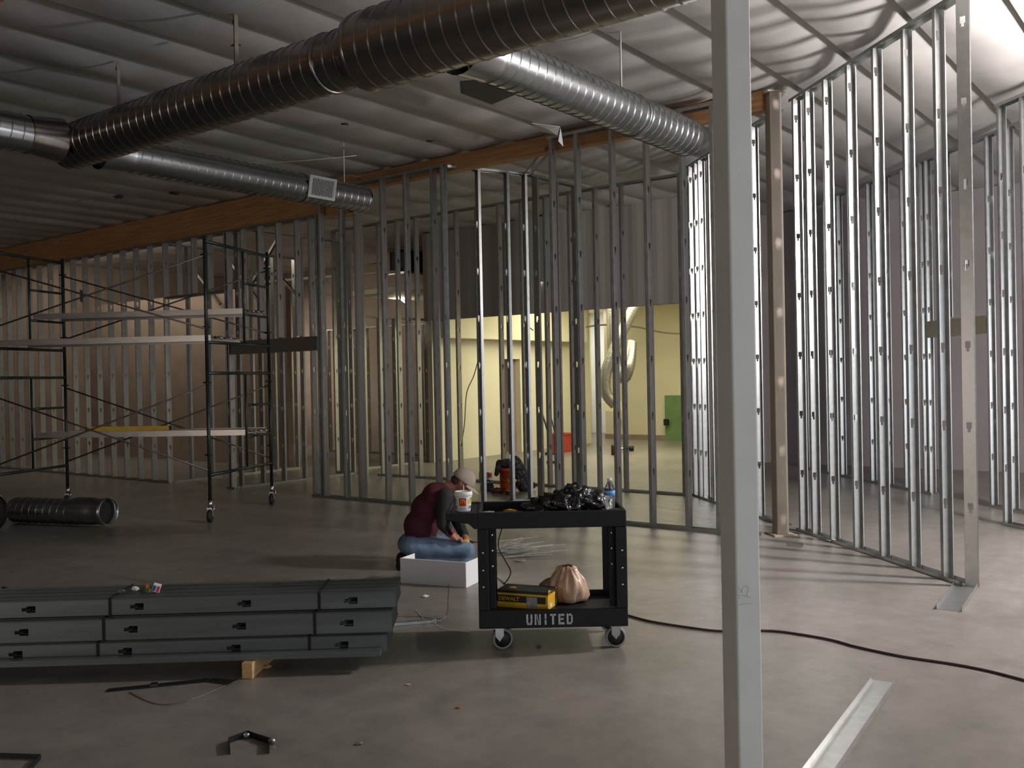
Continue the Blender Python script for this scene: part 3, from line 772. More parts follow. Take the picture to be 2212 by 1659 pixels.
for lx, ly, rot in ((0.115, 0.075, 0.5), (CL - 0.07, 0.075, 0.0), (0.115, CD - 0.09, 0.3), (CL - 0.07, CD - 0.09, 0.0)):
    wc = empty('tmp', (0, 0, 0)); bpy.data.objects.remove(wc)
    TT = Matrix.Translation((lx, ly, 0)) @ Matrix.Rotation(rot * 0.5, 4, 'Z')
    mb = MB()
    for s_ in (-1, 1):
        mb.add([(-0.026, s_ * 0.022, 0.135), (0.026, s_ * 0.022, 0.135), (0.026, s_ * 0.022, 0.085), (0.0, s_ * 0.022, 0.052), (-0.026, s_ * 0.022, 0.085),
                (-0.026, s_ * 0.025, 0.135), (0.026, s_ * 0.025, 0.135), (0.026, s_ * 0.025, 0.085), (0.0, s_ * 0.025, 0.052), (-0.026, s_ * 0.025, 0.085)],
               [(0, 1, 2, 3, 4), (9, 8, 7, 6, 5), (0, 5, 6, 1), (1, 6, 7, 2), (2, 7, 8, 3), (3, 8, 9, 4), (4, 9, 5, 0)], False, TT)
    mb.box(-0.035, 0.035, -0.03, 0.03, 0.130, 0.143, TT)
    fk = mb.build('castor_fork', CHROME, ct)
    WT = TT @ Matrix.Translation((0.0 if rot == 0 else 0.022, 0, 0.0635)) @ Matrix.Rotation(math.pi / 2, 4, 'X')
    mb = MB(); mb.lathe([(0.05, -0.016), (0.0595, -0.016), (0.0635, -0.010), (0.0635, 0.010), (0.0595, 0.016), (0.05, 0.016)], 28, WT, False); mb.build('tyre', GREYRUB, fk)
    mb = MB(); mb.lathe([(0.0, -0.013), (0.052, -0.013), (0.052, 0.013), (0.0, 0.013)], 28, WT, False); mb.build('wheel_hub', RUBBER, fk)
# stencilled lettering, one mesh per letter, strokes broken like a stencil
def letter(ch, x, z, w, h, m, parent, y=-0.0016, gap=0.10):
    s = 0.24 * w * 1.35; mb = MB()
    def st(x0, x1, z0, z1): mb.box(x + x0 * w, x + x1 * w, y, y + 0.0012, z + z0 * h, z + z1 * h)
    k = 0.30; b = 0.20
    if ch == 'U': st(0, k, 0.2, 1); st(1 - k, 1, 0.2, 1); st(0.12, 0.44, 0, b); st(0.56, 0.88, 0, b)
    if ch == 'N':
        st(0, k * 0.85, 0, 1); st(1 - k * 0.85, 1, 0, 1)
        mb.prism([(x + 0.30 * w, z + h), (x + 0.42 * w, z + h), (x + 0.72 * w, z + 0.0 * h), (x + 0.58 * w, z)], y, y + 0.0012)
    if ch == 'I': st(0.33, 0.67, 0, 0.46); st(0.33, 0.67, 0.54, 1)
    if ch == 'T': st(0.34, 0.66, 0, 0.8); st(0, 0.45, 0.82, 1); st(0.55, 1, 0.82, 1)
    if ch == 'E': st(0, k, 0, 1); st(k + 0.05, 1, 0, b); st(k + 0.05, 0.85, 0.42, 0.60); st(k + 0.05, 1, 1 - b, 1)
    if ch == 'D': st(0, k, 0, 1); st(k + 0.06, 0.8, 0, b); st(k + 0.06, 0.8, 1 - b, 1); st(0.72, 1, 0.16, 0.84)
    return mb.build('stencil_letter', m, parent)
lx = 0.284
for ch in 'UNITED':
    letter(ch, lx, 0.163, 0.036 if ch != 'I' else 0.030, 0.064, STENC, ls_); lx += 0.050 if ch != 'I' else 0.042

# ------------------------------------------------------------------ helpers for soft shapes
def text_obj(txt, size, m, parent, loc, rot, name='lettering', ext=0.0006):
    cu = bpy.data.curves.new('txt', 'FONT'); cu.body = txt; cu.size = size; cu.extrude = ext; cu.align_x = 'LEFT'; cu.offset = size * 0.02
    o = bpy.data.objects.new('txt', cu); COL.objects.link(o)
    dg = bpy.context.evaluated_depsgraph_get(); dg.update()
    me = bpy.data.meshes.new_from_object(o.evaluated_get(dg)); bpy.data.objects.remove(o)
    me.materials.clear(); me.materials.append(m)
    return link(name, me, None, parent, loc, rot)
def blend_shape(name, shapes, m, voxel=0.012, grow=0.0, parent=None, smooth_it=4):
    """union of capsules / ellipsoids fused into one continuous skin"""
    mb = MB()
    for s in shapes:
        if s[0] == 'c':
            _, p, q, r0, r1 = s; p = Vector(p); q = Vector(q); r0 += grow; r1 += grow
            d = (q - p).normalized(); pts = []; rs = []
            for a in (90, 60, 30): pts.append(p - d * r0 * math.sin(math.radians(a))); rs.append(max(r0 * math.cos(math.radians(a)), 0.002))
            for i in range(7): pts.append(p.lerp(q, i / 6)); rs.append(r0 + (r1 - r0) * i / 6)
            for a in (30, 60, 90): pts.append(q + d * r1 * math.sin(math.radians(a))); rs.append(max(r1 * math.cos(math.radians(a)), 0.002))
            mb.tube(pts, 0, 16, True, rs)
        else:
            _, c, rx, ry, rz = s[:5]; ang = s[5] if len(s) > 5 else 0.0
            TT = Matrix.Translation(Vector(c)) @ Matrix.Rotation(ang, 4, 'Y') @ Matrix.Diagonal((rx + grow, ry + grow, rz + grow, 1))
            mb.lathe([(max(math.cos(math.radians(a)), 0.002), math.sin(math.radians(a))) for a in range(-90, 91, 15)], 18, TT)
    o = mb.build(name, m)
    md = o.modifiers.new('r', 'REMESH'); md.mode = 'VOXEL'; md.voxel_size = voxel; md.use_smooth_shade = True
    md = o.modifiers.new('s', 'SMOOTH'); md.iterations = smooth_it; md.factor = 0.5
    dg = bpy.context.evaluated_depsgraph_get(); dg.update()
    me = bpy.data.meshes.new_from_object(o.evaluated_get(dg)); bpy.data.objects.remove(o)
    for p in me.polygons: p.use_smooth = True
    me.name = name
    return link(name, me, None, parent)

# ------------------------------------------------------------------ things on the cart
tz = 0.782
cp = at(1002, 1103, 5.84)
cup = empty('drink_cup', (cp.x, cp.y - 0.04, 0.836), math.radians(-4), 'white foam takeaway cup with a red and yellow emblem, on the cart handle', 'cup')
mb = MB(); mb.lathe([(0.0, 0.0), (0.037, 0.0), (0.041, 0.012), (0.049, 0.088), (0.0485, 0.09)], 32); mb.build('body', mat('foam_cup', (0.72, 0.73, 0.72), 0.6, 0, 0.03, 12), cup)
mb = MB(); mb.lathe([(0.050, 0.086), (0.0525, 0.088), (0.0525, 0.100), (0.0500, 0.110), (0.046, 0.111), (0.044, 0.107), (0.0, 0.107)], 32, None, False); mb.build('lid', WHITEM, cup)
mb = MB(); mb.tube([(0.004, 0, 0.10), (0.002, 0, 0.145)], 0.003, 8); mb.build('straw', mat('pink_straw', (0.7, 0.5, 0.48), 0.4), cup)
def cup_patch(name, a0, a1, z0, z1, m, off=0.0012, n=6):
    mb = MB()
    def fn(u_, v_):
        a = math.radians(a0 + (a1 - a0) * u_); z = z0 + (z1 - z0) * v_
        r = 0.041 + (0.049 - 0.041) * (z - 0.012) / 0.076 + off
        return (r * math.sin(a), -r * math.cos(a), z)
    mb.grid(n, 2, fn); return mb.build(name, m, cup)
rd = cup_patch('red_emblem_patch', -24, 26, 0.034, 0.078, mat('red_print', (0.55, 0.02, 0.015), 0.5))
YP = mat('yellow_print', (0.85, 0.55, 0.03), 0.5); GP_ = mat('green_grey_print', (0.12, 0.2, 0.13), 0.5)
mb = MB()
def cpt(dx, z, off=0.0035):
    r = 0.041 + 0.008 * (z - 0.012) / 0.076 + off; a = dx / r; return (r * math.sin(a), -r * math.cos(a), z)
for sgn in (-1, 1):
    pts = []
    for i in range(13):
        a = math.pi * i / 12
        pts.append(cpt(0.001 + sgn * (0.0058 - 0.0058 * math.cos(a)), 0.046 + 0.024 * math.sin(a) ** 0.75))
    mb.tube(pts, 0.0016, 6)
mb.build('arched_letter', YP, rd)
for a0, a1, z0, z1, m in ((-80, -50, 0.05, 0.075, GP_), (-72, -45, 0.042, 0.055, YP), (46, 78, 0.045, 0.07, YP), (60, 90, 0.055, 0.078, GP_), (-28, 28, 0.012, 0.026, mat('grey_print', (0.42, 0.5, 0.5), 0.6)), (-75, -48, 0.018, 0.034, GP_), (52, 80, 0.018, 0.034, GP_)):
    cup_patch('printed_patch', a0, a1, z0, z1, m)
cup.scale = (1.08, 1.08, 1.12)
# water bottle
bp2 = at(1318, 1104, 5.765)
bt = empty('water_bottle', (bp2.x, bp2.y, 0.8365), 0, 'clear water bottle with a blue label and white cap on the cart', 'bottle')
PET = mat('clear_plastic', (0.9, 0.93, 0.95), 0.08, 0.0, 0.02, 8, 0.25, 30, trans=0.95)
mb = MB(); mb.lathe([(0.0, 0.004), (0.024, 0.0), (0.030, 0.012), (0.031, 0.05), (0.029, 0.065), (0.031, 0.08), (0.031, 0.118), (0.026, 0.142), (0.014, 0.162), (0.0115, 0.172)], 28, None, False); mb.build('body', PET, bt)
mb = MB(); mb.lathe([(0.0318, 0.086), (0.0318, 0.118)], 28, None, False); mb.build('label', BLUEL, bt)
mb = MB(); mb.lathe([(0.0318, 0.100), (0.0321, 0.101), (0.0321, 0.112), (0.0318, 0.113)], 28, None, False); mb.build('label_stripe', mat('pale_blue_print', (0.25, 0.5, 0.8), 0.5), bt)
mb = MB(); mb.lathe([(0.0, 0.188), (0.0125, 0.188), (0.0135, 0.185), (0.0135, 0.171), (0.0, 0.171)][::-1], 20, None, False); mb.build('cap', WHITEM, bt)
# crumpled black plastic bag
BAGK = mat('glossy_black_film', (0.012, 0.012, 0.013), 0.22, 0.0, 0.2, 10, 0.4, 30)
bg = at(1226, 1095, 5.94)
bag = empty('black_plastic_bag', (bg.x, bg.y, tz), 0, 'crumpled glossy black plastic bag heaped on the cart top', 'bag')
for i, (dx, dy, dz, rx, ry, rz) in enumerate(((-0.15, 0.02, 0.045, 0.13, 0.13, 0.065), (-0.04, 0.02, 0.065, 0.13, 0.13, 0.085), (0.06, 0.03, 0.09, 0.11, 0.10, 0.10), (0.16, 0.05, 0.06, 0.11, 0.10, 0.085))):
    displaced_blob('bag_fold', (dx, dy, dz), rx, ry, rz, 0.55, 1.9, BAGK, bag, 4, i * 3.1 + 1, -dz + 0.002)
mb = MB(); mb.grid(6, 6, lambda u_, v_: (0.04 + 0.07 * u_ - 0.02 * v_, -0.02 + 0.03 * v_, 0.12 + 0.065 * v_ * (1 - 0.7 * abs(u_ - 0.5)) + 0.008 * math.sin(9 * u_ + 5 * v_))); mb.build('grey_bag_corner', mat('grey_film', (0.30, 0.30, 0.30), 0.3, 0, 0.2, 9), bag, solid=0.001)
# yellow handled snips, tools and film on the cart
def tool(name, px, py, Y, z, L, ang, m1, m2, label, cat='tool', r=0.014):
    p = at(px, py, Y); t = empty(name, (p.x, p.y, z), ang, label, cat)
    mb = MB(); mb.tube([(0, 0, r), (L * 0.25, 0, r * 1.25), (L * 0.5, 0, r * 1.1), (L * 0.62, 0, r)], r, 10, True, [r * 0.8, r * 1.15, r, r * 0.8]); mb.build('handle', m1, t)
    mb = MB(); mb.tube([(L * 0.6, 0, r), (L * 0.85, 0, r), (L, 0, r)], r, 8, True, [r * 0.7, r * 0.6, r * 0.3]); mb.build('blade', m2, t)
    return t
tool('utility_knife', 1088, 1090, 6.05, tz, 0.14, math.radians(-18), YELLOW, BRACE, 'yellow handled cutting tool lying at the back of the cart top', 'knife', 0.013)
tool('screwdriver', 1050, 1100, 5.82, tz, 0.18, math.radians(4), BLACKP, YELLOW, 'dark screwdriver with a yellow tip on the front of the cart top', 'screwdriver', 0.010)
tool('pliers', 1090, 1098, 5.90, tz, 0.17, math.radians(10), RUBBER, CHROME, 'black handled pliers beside the screwdriver on the cart', 'pliers', 0.011)
tool('flashlight', 1245, 1101, 5.78, tz, 0.14, math.radians(5), RUBBER, CHROME, 'small dark flashlight at the right front of the cart top', 'flashlight', 0.013)
p = at(1045, 1100, 5.86)
o = displaced_blob('plastic_film', (p.x + 0.02, p.y + 0.03, tz + 0.02), 0.06, 0.05, 0.022, 0.7, 2.6, mat('clear_film', (0.6, 0.6, 0.6), 0.25, 0, 0.1, 8, trans=0.5), None, 3, 5.0, -0.017)
tag(o, 'crumpled clear plastic film beside the foam cup on the cart', 'film')
# carton on the lower shelf
CB = Vector((-0.118, 5.90, 0.2235))
bxo = empty('tool_carton', CB, math.radians(-22), 'yellow and black cardboard tool carton on the lower cart shelf', 'box')
BLKC = mat('black_carton_print', (0.02, 0.02, 0.02), 0.6, 0, 0.2, 20); YELC = mat('yellow_carton_print', (0.72, 0.42, 0.02), 0.6, 0, 0.08, 12)
mb = MB(); L_, D_, H_ = 0.335, 0.17, 0.108
mb.box(0, L_, 0, D_, 0, H_); mb.build('carton', YELC, bxo, bevel=0.002)
mb = MB(); mb.box(-0.001, L_ - 0.015, -0.0012, 0, 0.036, 0.078); mb.build('black_band', BLKC, bxo)
mb = MB(); mb.box(-0.001, L_ + 0.001, -0.0016, D_ + 0.001, 0.092, H_ + 0.0012); mb.build('black_top', BLKC, bxo)
mb = MB(); mb.prism([(0.02, 0.0), (0.075, 0.0), (0.065, -0.03), (0.03, -0.03)], 0, 0.0014, Matrix.Translation((0.03, 0.06, H_ + 0.0015)) @ Matrix.Rotation(math.pi / 2, 4, 'X')); mb.build('yellow_tab', YELC, bxo)
mb = MB(); mb.box(0.195, 0.265, -0.0022, -0.0008, 0.008, 0.074); mb.build('shipping_label', mat('grey_label', (0.30, 0.30, 0.29), 0.6, 0, 0.25, 40), bxo)
mb = MB(); mb.box(L_, L_ + 0.0012, D_ - 0.035, D_, 0.004, H_); mb.build('end_band', BLKC, bxo)
mb = MB(); mb.prism([(0, 0), (0.10, -0.006), (0.10, 0.018), (0.01, 0.045), (0, 0.03)], 0, 0.002, Matrix.Translation((L_ + 0.001, 0.005, H_ - 0.03)) @ Matrix.Rotation(math.radians(90), 4, 'Z')); mb.build('end_flap', YELC, bxo)
text_obj('DEWALT', 0.034, YELC, bxo, (0.010, -0.0016, 0.045), (math.pi / 2, 0, 0))
text_obj('DEWALT', 0.026, YELC, bxo, (L_ + 0.0016, D_ - 0.010, 0.012), (math.pi / 2, -math.pi / 2, math.pi / 2))
mb = MB(); mb.box(L_ + 0.001, L_ + 0.0018, 0.03, 0.07, 0.012, 0.035); mb.build('barcode_label', WHITEM, bxo)
# orange carrier bag on the lower shelf
og = at(1222, 1290, 6.00)
OB = mat('peach_plastic_film', (0.74, 0.44, 0.27), 0.32, 0.0, 0.22, 5, 0.35, 22, trans=0.35, col2=(0.85, 0.62, 0.46))
ob = empty('carrier_bag', (og.x, og.y, 0.223), 0, 'translucent peach plastic bag beside the carton on the lower shelf', 'bag')
def gathered(name, prof, cr, seed, sx, sy, loc, tilt=0.0, n=48):
    mb = MB(); rows = []
    for k_, (r, z) in enumerate(prof):
        for a_ in range(n):
            th = 2 * math.pi * a_ / n
            c_ = cr * (k_ / len(prof)) ** 0.8
            rr = r * (1 + c_ * (0.5 * math.sin(7 * th + seed + z * 14) + 0.5 * math.sin(13 * th + 2 * seed - z * 20)) + 0.16 * noise.noise(Vector((math.cos(th) * 1.4 + seed, math.sin(th) * 1.4, z * 11))))
            mb.v.append((rr * math.cos(th) * sx + tilt * z, rr * math.sin(th) * sy, z + 0.012 * noise.noise(Vector((th, z * 6, seed)))))
    for k_ in range(len(prof) - 1):
        for a_ in range(n):
            q = k_ * n; mb.f.append([q + a_, q + (a_ + 1) % n, q + n + (a_ + 1) % n, q + n + a_]); mb.sm.append(True); mb.mi.append(0)
    mb.f.append(list(range(n))[::-1]); mb.sm.append(False); mb.mi.append(0)
    return mb.build(name, OB, ob, loc)
gathered('bag_body', [(0.070, 0.012), (0.098, 0.02), (0.112, 0.05), (0.116, 0.09), (0.108, 0.125), (0.098, 0.155), (0.082, 0.180), (0.066, 0.198), (0.058, 0.210), (0.052, 0.225), (0.034, 0.236)], 0.30, 1.0, 1.05, 0.85, (0.03, 0.0, -0.010), -0.08)
gathered('bag_lobe', [(0.06, 0.012), (0.085, 0.03), (0.090, 0.07), (0.080, 0.11), (0.055, 0.14), (0.02, 0.155)], 0.25, 4.0, 1.15, 0.8, (-0.075, 0.06, -0.010), 0.1)
p = at(1140, 1252, 6.13)
o = displaced_blob('clear_wrapper', (p.x, p.y, 0.252), 0.032, 0.03, 0.028, 0.6, 2.0, mat('clear_wrap', (0.75, 0.76, 0.76), 0.2, 0, 0.05, 9, trans=0.6), None, 3, 9.0, -0.028); tag(o, 'small clear wrapper behind the carton on the lower shelf', 'wrapper')
def cable(name, pts, r, m, label, cat='cable', sub=6):
    P = [Vector(p) for p in pts]; out = []
    for i in range(len(P) - 1):
        p0, p1, p2, p3 = P[max(i - 1, 0)], P[i], P[i + 1], P[min(i + 2, len(P) - 1)]
        for k_ in range(sub):
            s_ = k_ / sub
            out.append(0.5 * ((2 * p1) + (p2 - p0) * s_ + (2 * p0 - 5 * p1 + 4 * p2 - p3) * s_ * s_ + (3 * p1 - p0 - 3 * p2 + p3) * s_ ** 3))
    out.append(P[-1]); mb = MB(); mb.tube(out, r, 8)
    return tag(mb.build(name, m), label, cat)
cable('charger_cable', [at(1087, 1128, 6.24), at(1083, 1145, 6.24), at(1077, 1168, 6.25), at(1078, 1185, 6.25), at(1092, 1212, 6.2), at(1103, 1234, 6.15), at(1098, 1250, 6.1), at(1088, 1262, 6.05)], 0.004, CORDK, 'black cable hanging from the cart top down to the carton')

# ------------------------------------------------------------------ kneeling worker
MY = 8.34
def mp(px, py, dy=0.0): return at(px, py, MY + dy)
def fz(px, z, dy): p = at(px, 1200, MY + dy); return Vector((p.x, p.y, z))
torso = [('e', mp(905, 1166), 0.165, 0.175, 0.085), ('e', mp(910, 1135), 0.158, 0.18, 0.15), ('e', mp(924, 1100), 0.15, 0.19, 0.15), ('e', mp(942, 1072), 0.13, 0.20, 0.125), ('e', mp(955, 1060), 0.08, 0.15, 0.07)]
shn, elb, wr_, hd = mp(962, 1072, -0.18), mp(957, 1132, -0.22), mp(972, 1150, -0.20), mp(978, 1158, -0.19)
shf, elf, wrf, hdf = mp(968, 1072, 0.18), mp(990, 1130, 0.22), mp(1004, 1160, 0.05), mp(1006, 1166, 0.0)
arms = [('c', shn, elb, 0.068, 0.052), ('c', elb, wr_, 0.050, 0.036), ('c', shf, elf, 0.066, 0.05), ('c', elf, wrf, 0.048, 0.034)]
hipn, kn = fz(893, 0.20, -0.10), fz(1008, 0.155, -0.13)
hipf, kf = fz(893, 0.20, 0.10), fz(1004, 0.155, 0.16)
legs = [('e', fz(893, 0.205, 0), 0.135, 0.17, 0.105), ('c', hipn, kn, 0.10, 0.078), ('c', hipf, kf, 0.10, 0.075),
        ('c', fz(1004, 0.075, -0.13), fz(892, 0.06, -0.13), 0.066, 0.050), ('c', fz(1000, 0.075, 0.16), fz(892, 0.06, 0.14), 0.066, 0.050)]
feet = [[('c', fz(884, 0.075, s_), fz(868, 0.055, s_), 0.040, 0.045), ('c', fz(868, 0.06, s_), fz(864, 0.035, s_), 0.045, 0.034)] for s_ in (-0.13, 0.14)]
HC = mp(999, 1041); ha = math.radians(42)
hup = Vector((math.sin(ha), 0, math.cos(ha))); hfw = Vector((math.cos(ha), 0, -math.sin(ha)))
head = [('e', HC, 0.092, 0.076, 0.105, ha), ('c', mp(962, 1056), HC - hup * 0.05 - hfw * 0.02, 0.062, 0.055), ('e', HC - hup * 0.075 + hfw * 0.035, 0.055, 0.05, 0.05, ha),
        ('c', HC + hfw * 0.085 - hup * 0.0, HC + hfw * 0.105 - hup * 0.03, 0.010, 0.014), ('e', HC + Vector((0, -0.076, 0)) - hfw * 0.005 - hup * 0.005, 0.020, 0.012, 0.030, ha - 0.2), ('e', HC + Vector((0, 0.076, 0)) - hfw * 0.005, 0.020, 0.012, 0.030, ha - 0.2)]
hands = []
for h0, w0, dirx in ((hd, wr_, Vector((0.75, 0.12, -0.30))), (hdf, wrf, Vector((0.7, -0.2, -0.45)))):
    d_ = dirx.normalized(); sd = Vector((0, 1, 0)); dn = d_.cross(sd).normalized()
    hands.append(('c', w0, h0, 0.030, 0.036)); hands.append(('e', h0 + d_ * 0.02, 0.042, 0.036, 0.026))
    for k_, (off, ln) in enumerate(((-0.03, 0.055), (-0.010, 0.066), (0.010, 0.062), (0.028, 0.048))):
        b_ = h0 + d_ * 0.045 + sd * off; m_ = b_ + d_ * ln * 0.55 + dn * 0.004; e_ = m_ + (d_ * 0.3 - Vector((0, 0, 1))).normalized() * ln * 0.55
        hands += [('c', b_, m_, 0.0095, 0.009), ('c', m_, e_, 0.009, 0.008)]
    th = h0 + d_ * 0.005 - sd * 0.034; hands += [('c', th, th + d_ * 0.035 - sd * 0.012 - Vector((0, 0, 0.012)), 0.012, 0.010)]
SKIN = mat('skin', (0.42, 0.185, 0.125), 0.55, 0.0, 0.10, 12)
body = blend_shape('person', torso + arms + legs + feet[0] + feet[1], SKIN, 0.014, -0.016)
# fuse the uncovered head and hands with the covered body into one mesh
hm = blend_shape('headhands', head + hands, SKIN, 0.0065, 0.0, None, 2)
bmx = bmesh.new(); bmx.from_mesh(body.data); bmx.from_mesh(hm.data); bmx.to_mesh(body.data); bmx.free(); bpy.data.objects.remove(hm)
for p_ in body.data.polygons: p_.use_smooth = True
tag(body, 'worker in a maroon shirt, jeans and tan cap kneeling and bending over tools', 'person')
SHIRT = mat('maroon_shirt', (0.070, 0.010, 0.018), 0.85, 0.0, 0.15, 6, 0.6, 9, stretch=(1, 1, 0.5)); SLEEVE = mat('charcoal_sleeve', (0.020, 0.020, 0.022), 0.85, 0, 0.2, 8, 0.5, 12)
JEANS = mat('blue_denim', (0.085, 0.14, 0.235), 0.85, 0.0, 0.25, 9, 0.5, 14, col2=(0.22, 0.32, 0.46)); CAPM = mat('tan_cap_cloth', (0.40, 0.33, 0.28), 0.85, 0, 0.06, 14)
blend_shape('shirt', torso + [('c', shn, shn.lerp(elb, 0.12), 0.060, 0.06), ('c', shf, shf.lerp(elf, 0.2), 0.066, 0.06)], SHIRT, 0.012, 0.0, body)
o = blend_shape('sleeve', [('c', shn + Vector((0.0, -0.012, 0.005)), elb, 0.072, 0.056), ('c', elb, wr_.lerp(elb, 0.25), 0.056, 0.044)], SLEEVE, 0.010, 0.002, body)
o = blend_shape('sleeve', [('c', shf, elf, 0.07, 0.055), ('c', elf, wrf.lerp(elf, 0.15), 0.054, 0.042)], SLEEVE, 0.010, 0.002, body)
blend_shape('cuff', [('c', wr_.lerp(elb, 0.35), wr_, 0.046, 0.043)], mat('red_cuff', (0.22, 0.02, 0.045), 0.8), 0.008, 0.0, body)
blend_shape('jeans', legs, JEANS, 0.012, 0.004, body)
mb = MB()
bc = mp(905, 1171); pts = [bc + Vector((0.155 * math.cos(a), 0.172 * math.sin(a), -0.012 * math.cos(a))) for a in [2 * math.pi * i / 24 for i in range(25)]]
for i in range(24): mb.beam(pts[i], pts[i + 1], 0.010, 0.036)
mb.build('belt', mat('dark_belt', (0.02, 0.015, 0.012), 0.6), body)
for f_ in feet: blend_shape('shoe', f_, mat('dark_boot', (0.02, 0.017, 0.015), 0.7), 0.010, 0.006, body)
# cap: crown and curved brim
mb = MB(); CT = Matrix.Translation(HC + hup * 0.018 - hfw * 0.004) @ Matrix.Rotation(ha - math.radians(4), 4, 'Y') @ Matrix.Diagonal((0.108, 0.092, 0.108, 1))
mb.lathe([(1.0 * math.cos(math.radians(a)), math.sin(math.radians(a))) for a in range(-4, 90, 8)] + [(0.0, 1.0)], 28, CT, False); cpo = mb.build('cap', CAPM, body, solid=0.003)
mb = MB()
def brim(u_, v_):
    a = math.radians(-68 + 136 * u_); r_in = 0.100; ext = 0.078 * math.cos(math.radians(-68 + 136 * u_) * 1.25) if abs(a) < 1.25 else 0.0
    r = r_in + max(ext, 0.0) * v_
    loc = Vector((r * math.cos(a), r * math.sin(a) * 0.86, 0.004 - 0.022 * (math.sin(a) ** 2) * v_ - 0.010 * v_))
    w_ = HC + hup * 0.018 + hfw * loc.x + Vector((0, 1, 0)) * loc.y + hup * loc.z
    return w_
mb.grid(14, 4, brim); mb.build('cap_brim', CAPM, body, solid=0.004)
mb = MB(); mb.lathe([(0.0, 0.0), (0.009, -0.002), (0.010, -0.005)][::-1], 10, Matrix.Translation(HC + hup * 0.128)); mb.build('cap_button', CAPM, cpo)
HAIR = mat('grey_brown_hair', (0.055, 0.042, 0.035), 0.8, 0, 0.3, 40, 0.6, 80)
blend_shape('hair', [('e', HC - hfw * 0.045 - hup * 0.022, 0.058, 0.079, 0.052, ha)], HAIR, 0.007, 0.0, body)
for s_ in (-1, 1):
    mb = MB(); mb.lathe([(0.0, 0.010), (0.007, 0.007), (0.010, 0.0), (0.007, -0.007), (0.0, -0.010)], 10, Matrix.Translation(HC + hfw * 0.084 + Vector((0, s_ * 0.030, 0)) + hup * 0.012)); mb.build('eye', mat('eye_dark', (0.05, 0.04, 0.035), 0.3), body)
mb = MB(); mb.tube([HC + hfw * 0.088 - hup * 0.058 + Vector((0, -0.024, 0)), HC + hfw * 0.094 - hup * 0.058, HC + hfw * 0.088 - hup * 0.058 + Vector((0, 0.024, 0))], 0.004, 6); mb.build('mouth', mat('lips', (0.28, 0.09, 0.075), 0.6), body)
# cordless driver in the worker's hands
dp = mp(1003, 1172, -0.10)
dr = empty('power_driver', dp, math.radians(10), 'yellow and black power driver held in the worker\'s hands', 'drill')
mb = MB(); mb.tube([(-0.05, 0, 0), (0.02, 0, 0), (0.045, 0, 0)], 0.028, 14, True, [0.026, 0.029, 0.020]); mb.build('housing', YELLOW, dr)
mb = MB(); mb.tube([(0.045, 0, 0), (0.085, 0, 0)], 0.017, 12, True, [0.019, 0.010]); mb.tube([(0.085, 0, 0), (0.14, 0, -0.005)], 0.004, 8); mb.build('chuck', RUBBER, dr)
mb = MB(); mb.tube([(-0.02, 0, -0.02), (-0.035, 0, -0.06)], 0.017, 10); mb.box(-0.07, 0.0, -0.025, 0.025, -0.09, -0.06); mb.build('grip', RUBBER, dr)

# ------------------------------------------------------------------ open white metal box
FL, FR, BR = gp(866, 1259), gp(1007, 1270), gp(1073, 1239)
t = empty('white_metal_box', FL, 0, 'open white sheet metal box on the floor in front of the worker', 'box')
def panel(name, a, b, h, th=0.006):
    a = a - FL; b = b - FL; mb = MB(); mb.beam(a + Vector((0, 0, h / 2 + 0.002)), b + Vector((0, 0, h / 2 + 0.002)), th, h); return mb.build(name, WHITEP, t)
panel('front_panel', FL, FR, 0.198)
panel('right_panel', FR, BR, 0.198)
sd_ = (BR - FR); panel('left_panel', FL, FL + sd_ * 0.40, 0.198)
mb = MB(); c_ = [Vector((0, 0, 0.001)), FR - FL + Vector((0, 0, 0.001)), FR - FL + sd_ * 0.40 + Vector((0, 0, 0.001)), sd_ * 0.40 + Vector((0, 0, 0.001))]
mb.add([tuple(q) for q in c_], [(0, 1, 2, 3)]); mb.build('bottom_sheet', WHITEP, t, solid=0.002)
mb = MB(); mb.beam((FL - FL) + Vector((0, 0, 0.2)), FR - FL + Vector((0, 0, 0.2)), 0.016, 0.003); mb.build('rim_fold', WHITEP, t)
cable('extension_cable', [gp(1060, 1240, 0.05), gp(1068, 1246, 0.02), gp(1080, 1252, 0.006), gp(1092, 1262, 0.006)], 0.004, CORDK, 'short dark cord running from the white box under the cart')

# ------------------------------------------------------------------ loose things on the floor
def ground_bar(name, pts, w, h, m, label, cat, z=0.0):
    t = MB()
    P = [gp(*p) for p in pts]
    for i in range(len(P) - 1):
        t.beam(P[i] + Vector((0, 0, z + h / 2)), P[i + 1] + Vector((0, 0, z + h / 2)), w, h)
    return tag(t.build(name, m), label, cat)
cable('power_cable', [gp(x, y, 0.008) for x, y in ((1335, 1322), (1400, 1341), (1500, 1357), (1560, 1363), (1645, 1362), (1700, 1366), (1790, 1381), (1850, 1397), (1950, 1418), (2050, 1433), (2130, 1448), (2212, 1469), (2330, 1500))], 0.0075, CORD, 'dark red extension cord snaking from the cart to the right edge', 'cord')
E3 = gp(1912, 1473); E4 = gp(1752, 1700)
t = link('steel_track', track_mesh((E4 - E3).length, True, 0.115, 0.034)); t.location = (E3.x, E3.y, 0.001); t.rotation_euler = (0, 0, math.atan2(-(E4 - E3).x, (E4 - E3).y))
tag(t, 'loose steel track lying on the floor at bottom right', 'track')
p = gp(1733, 1181)
t = link('track_offcut', track_mesh(0.14, True, 0.07, 0.03)); t.location = (p.x, p.y, 0.001); t.rotation_euler = (0, 0, math.radians(60)); tag(t, 'small track offcut on the floor left of the angled partition', 'offcut')
p = gp(1795, 1170)
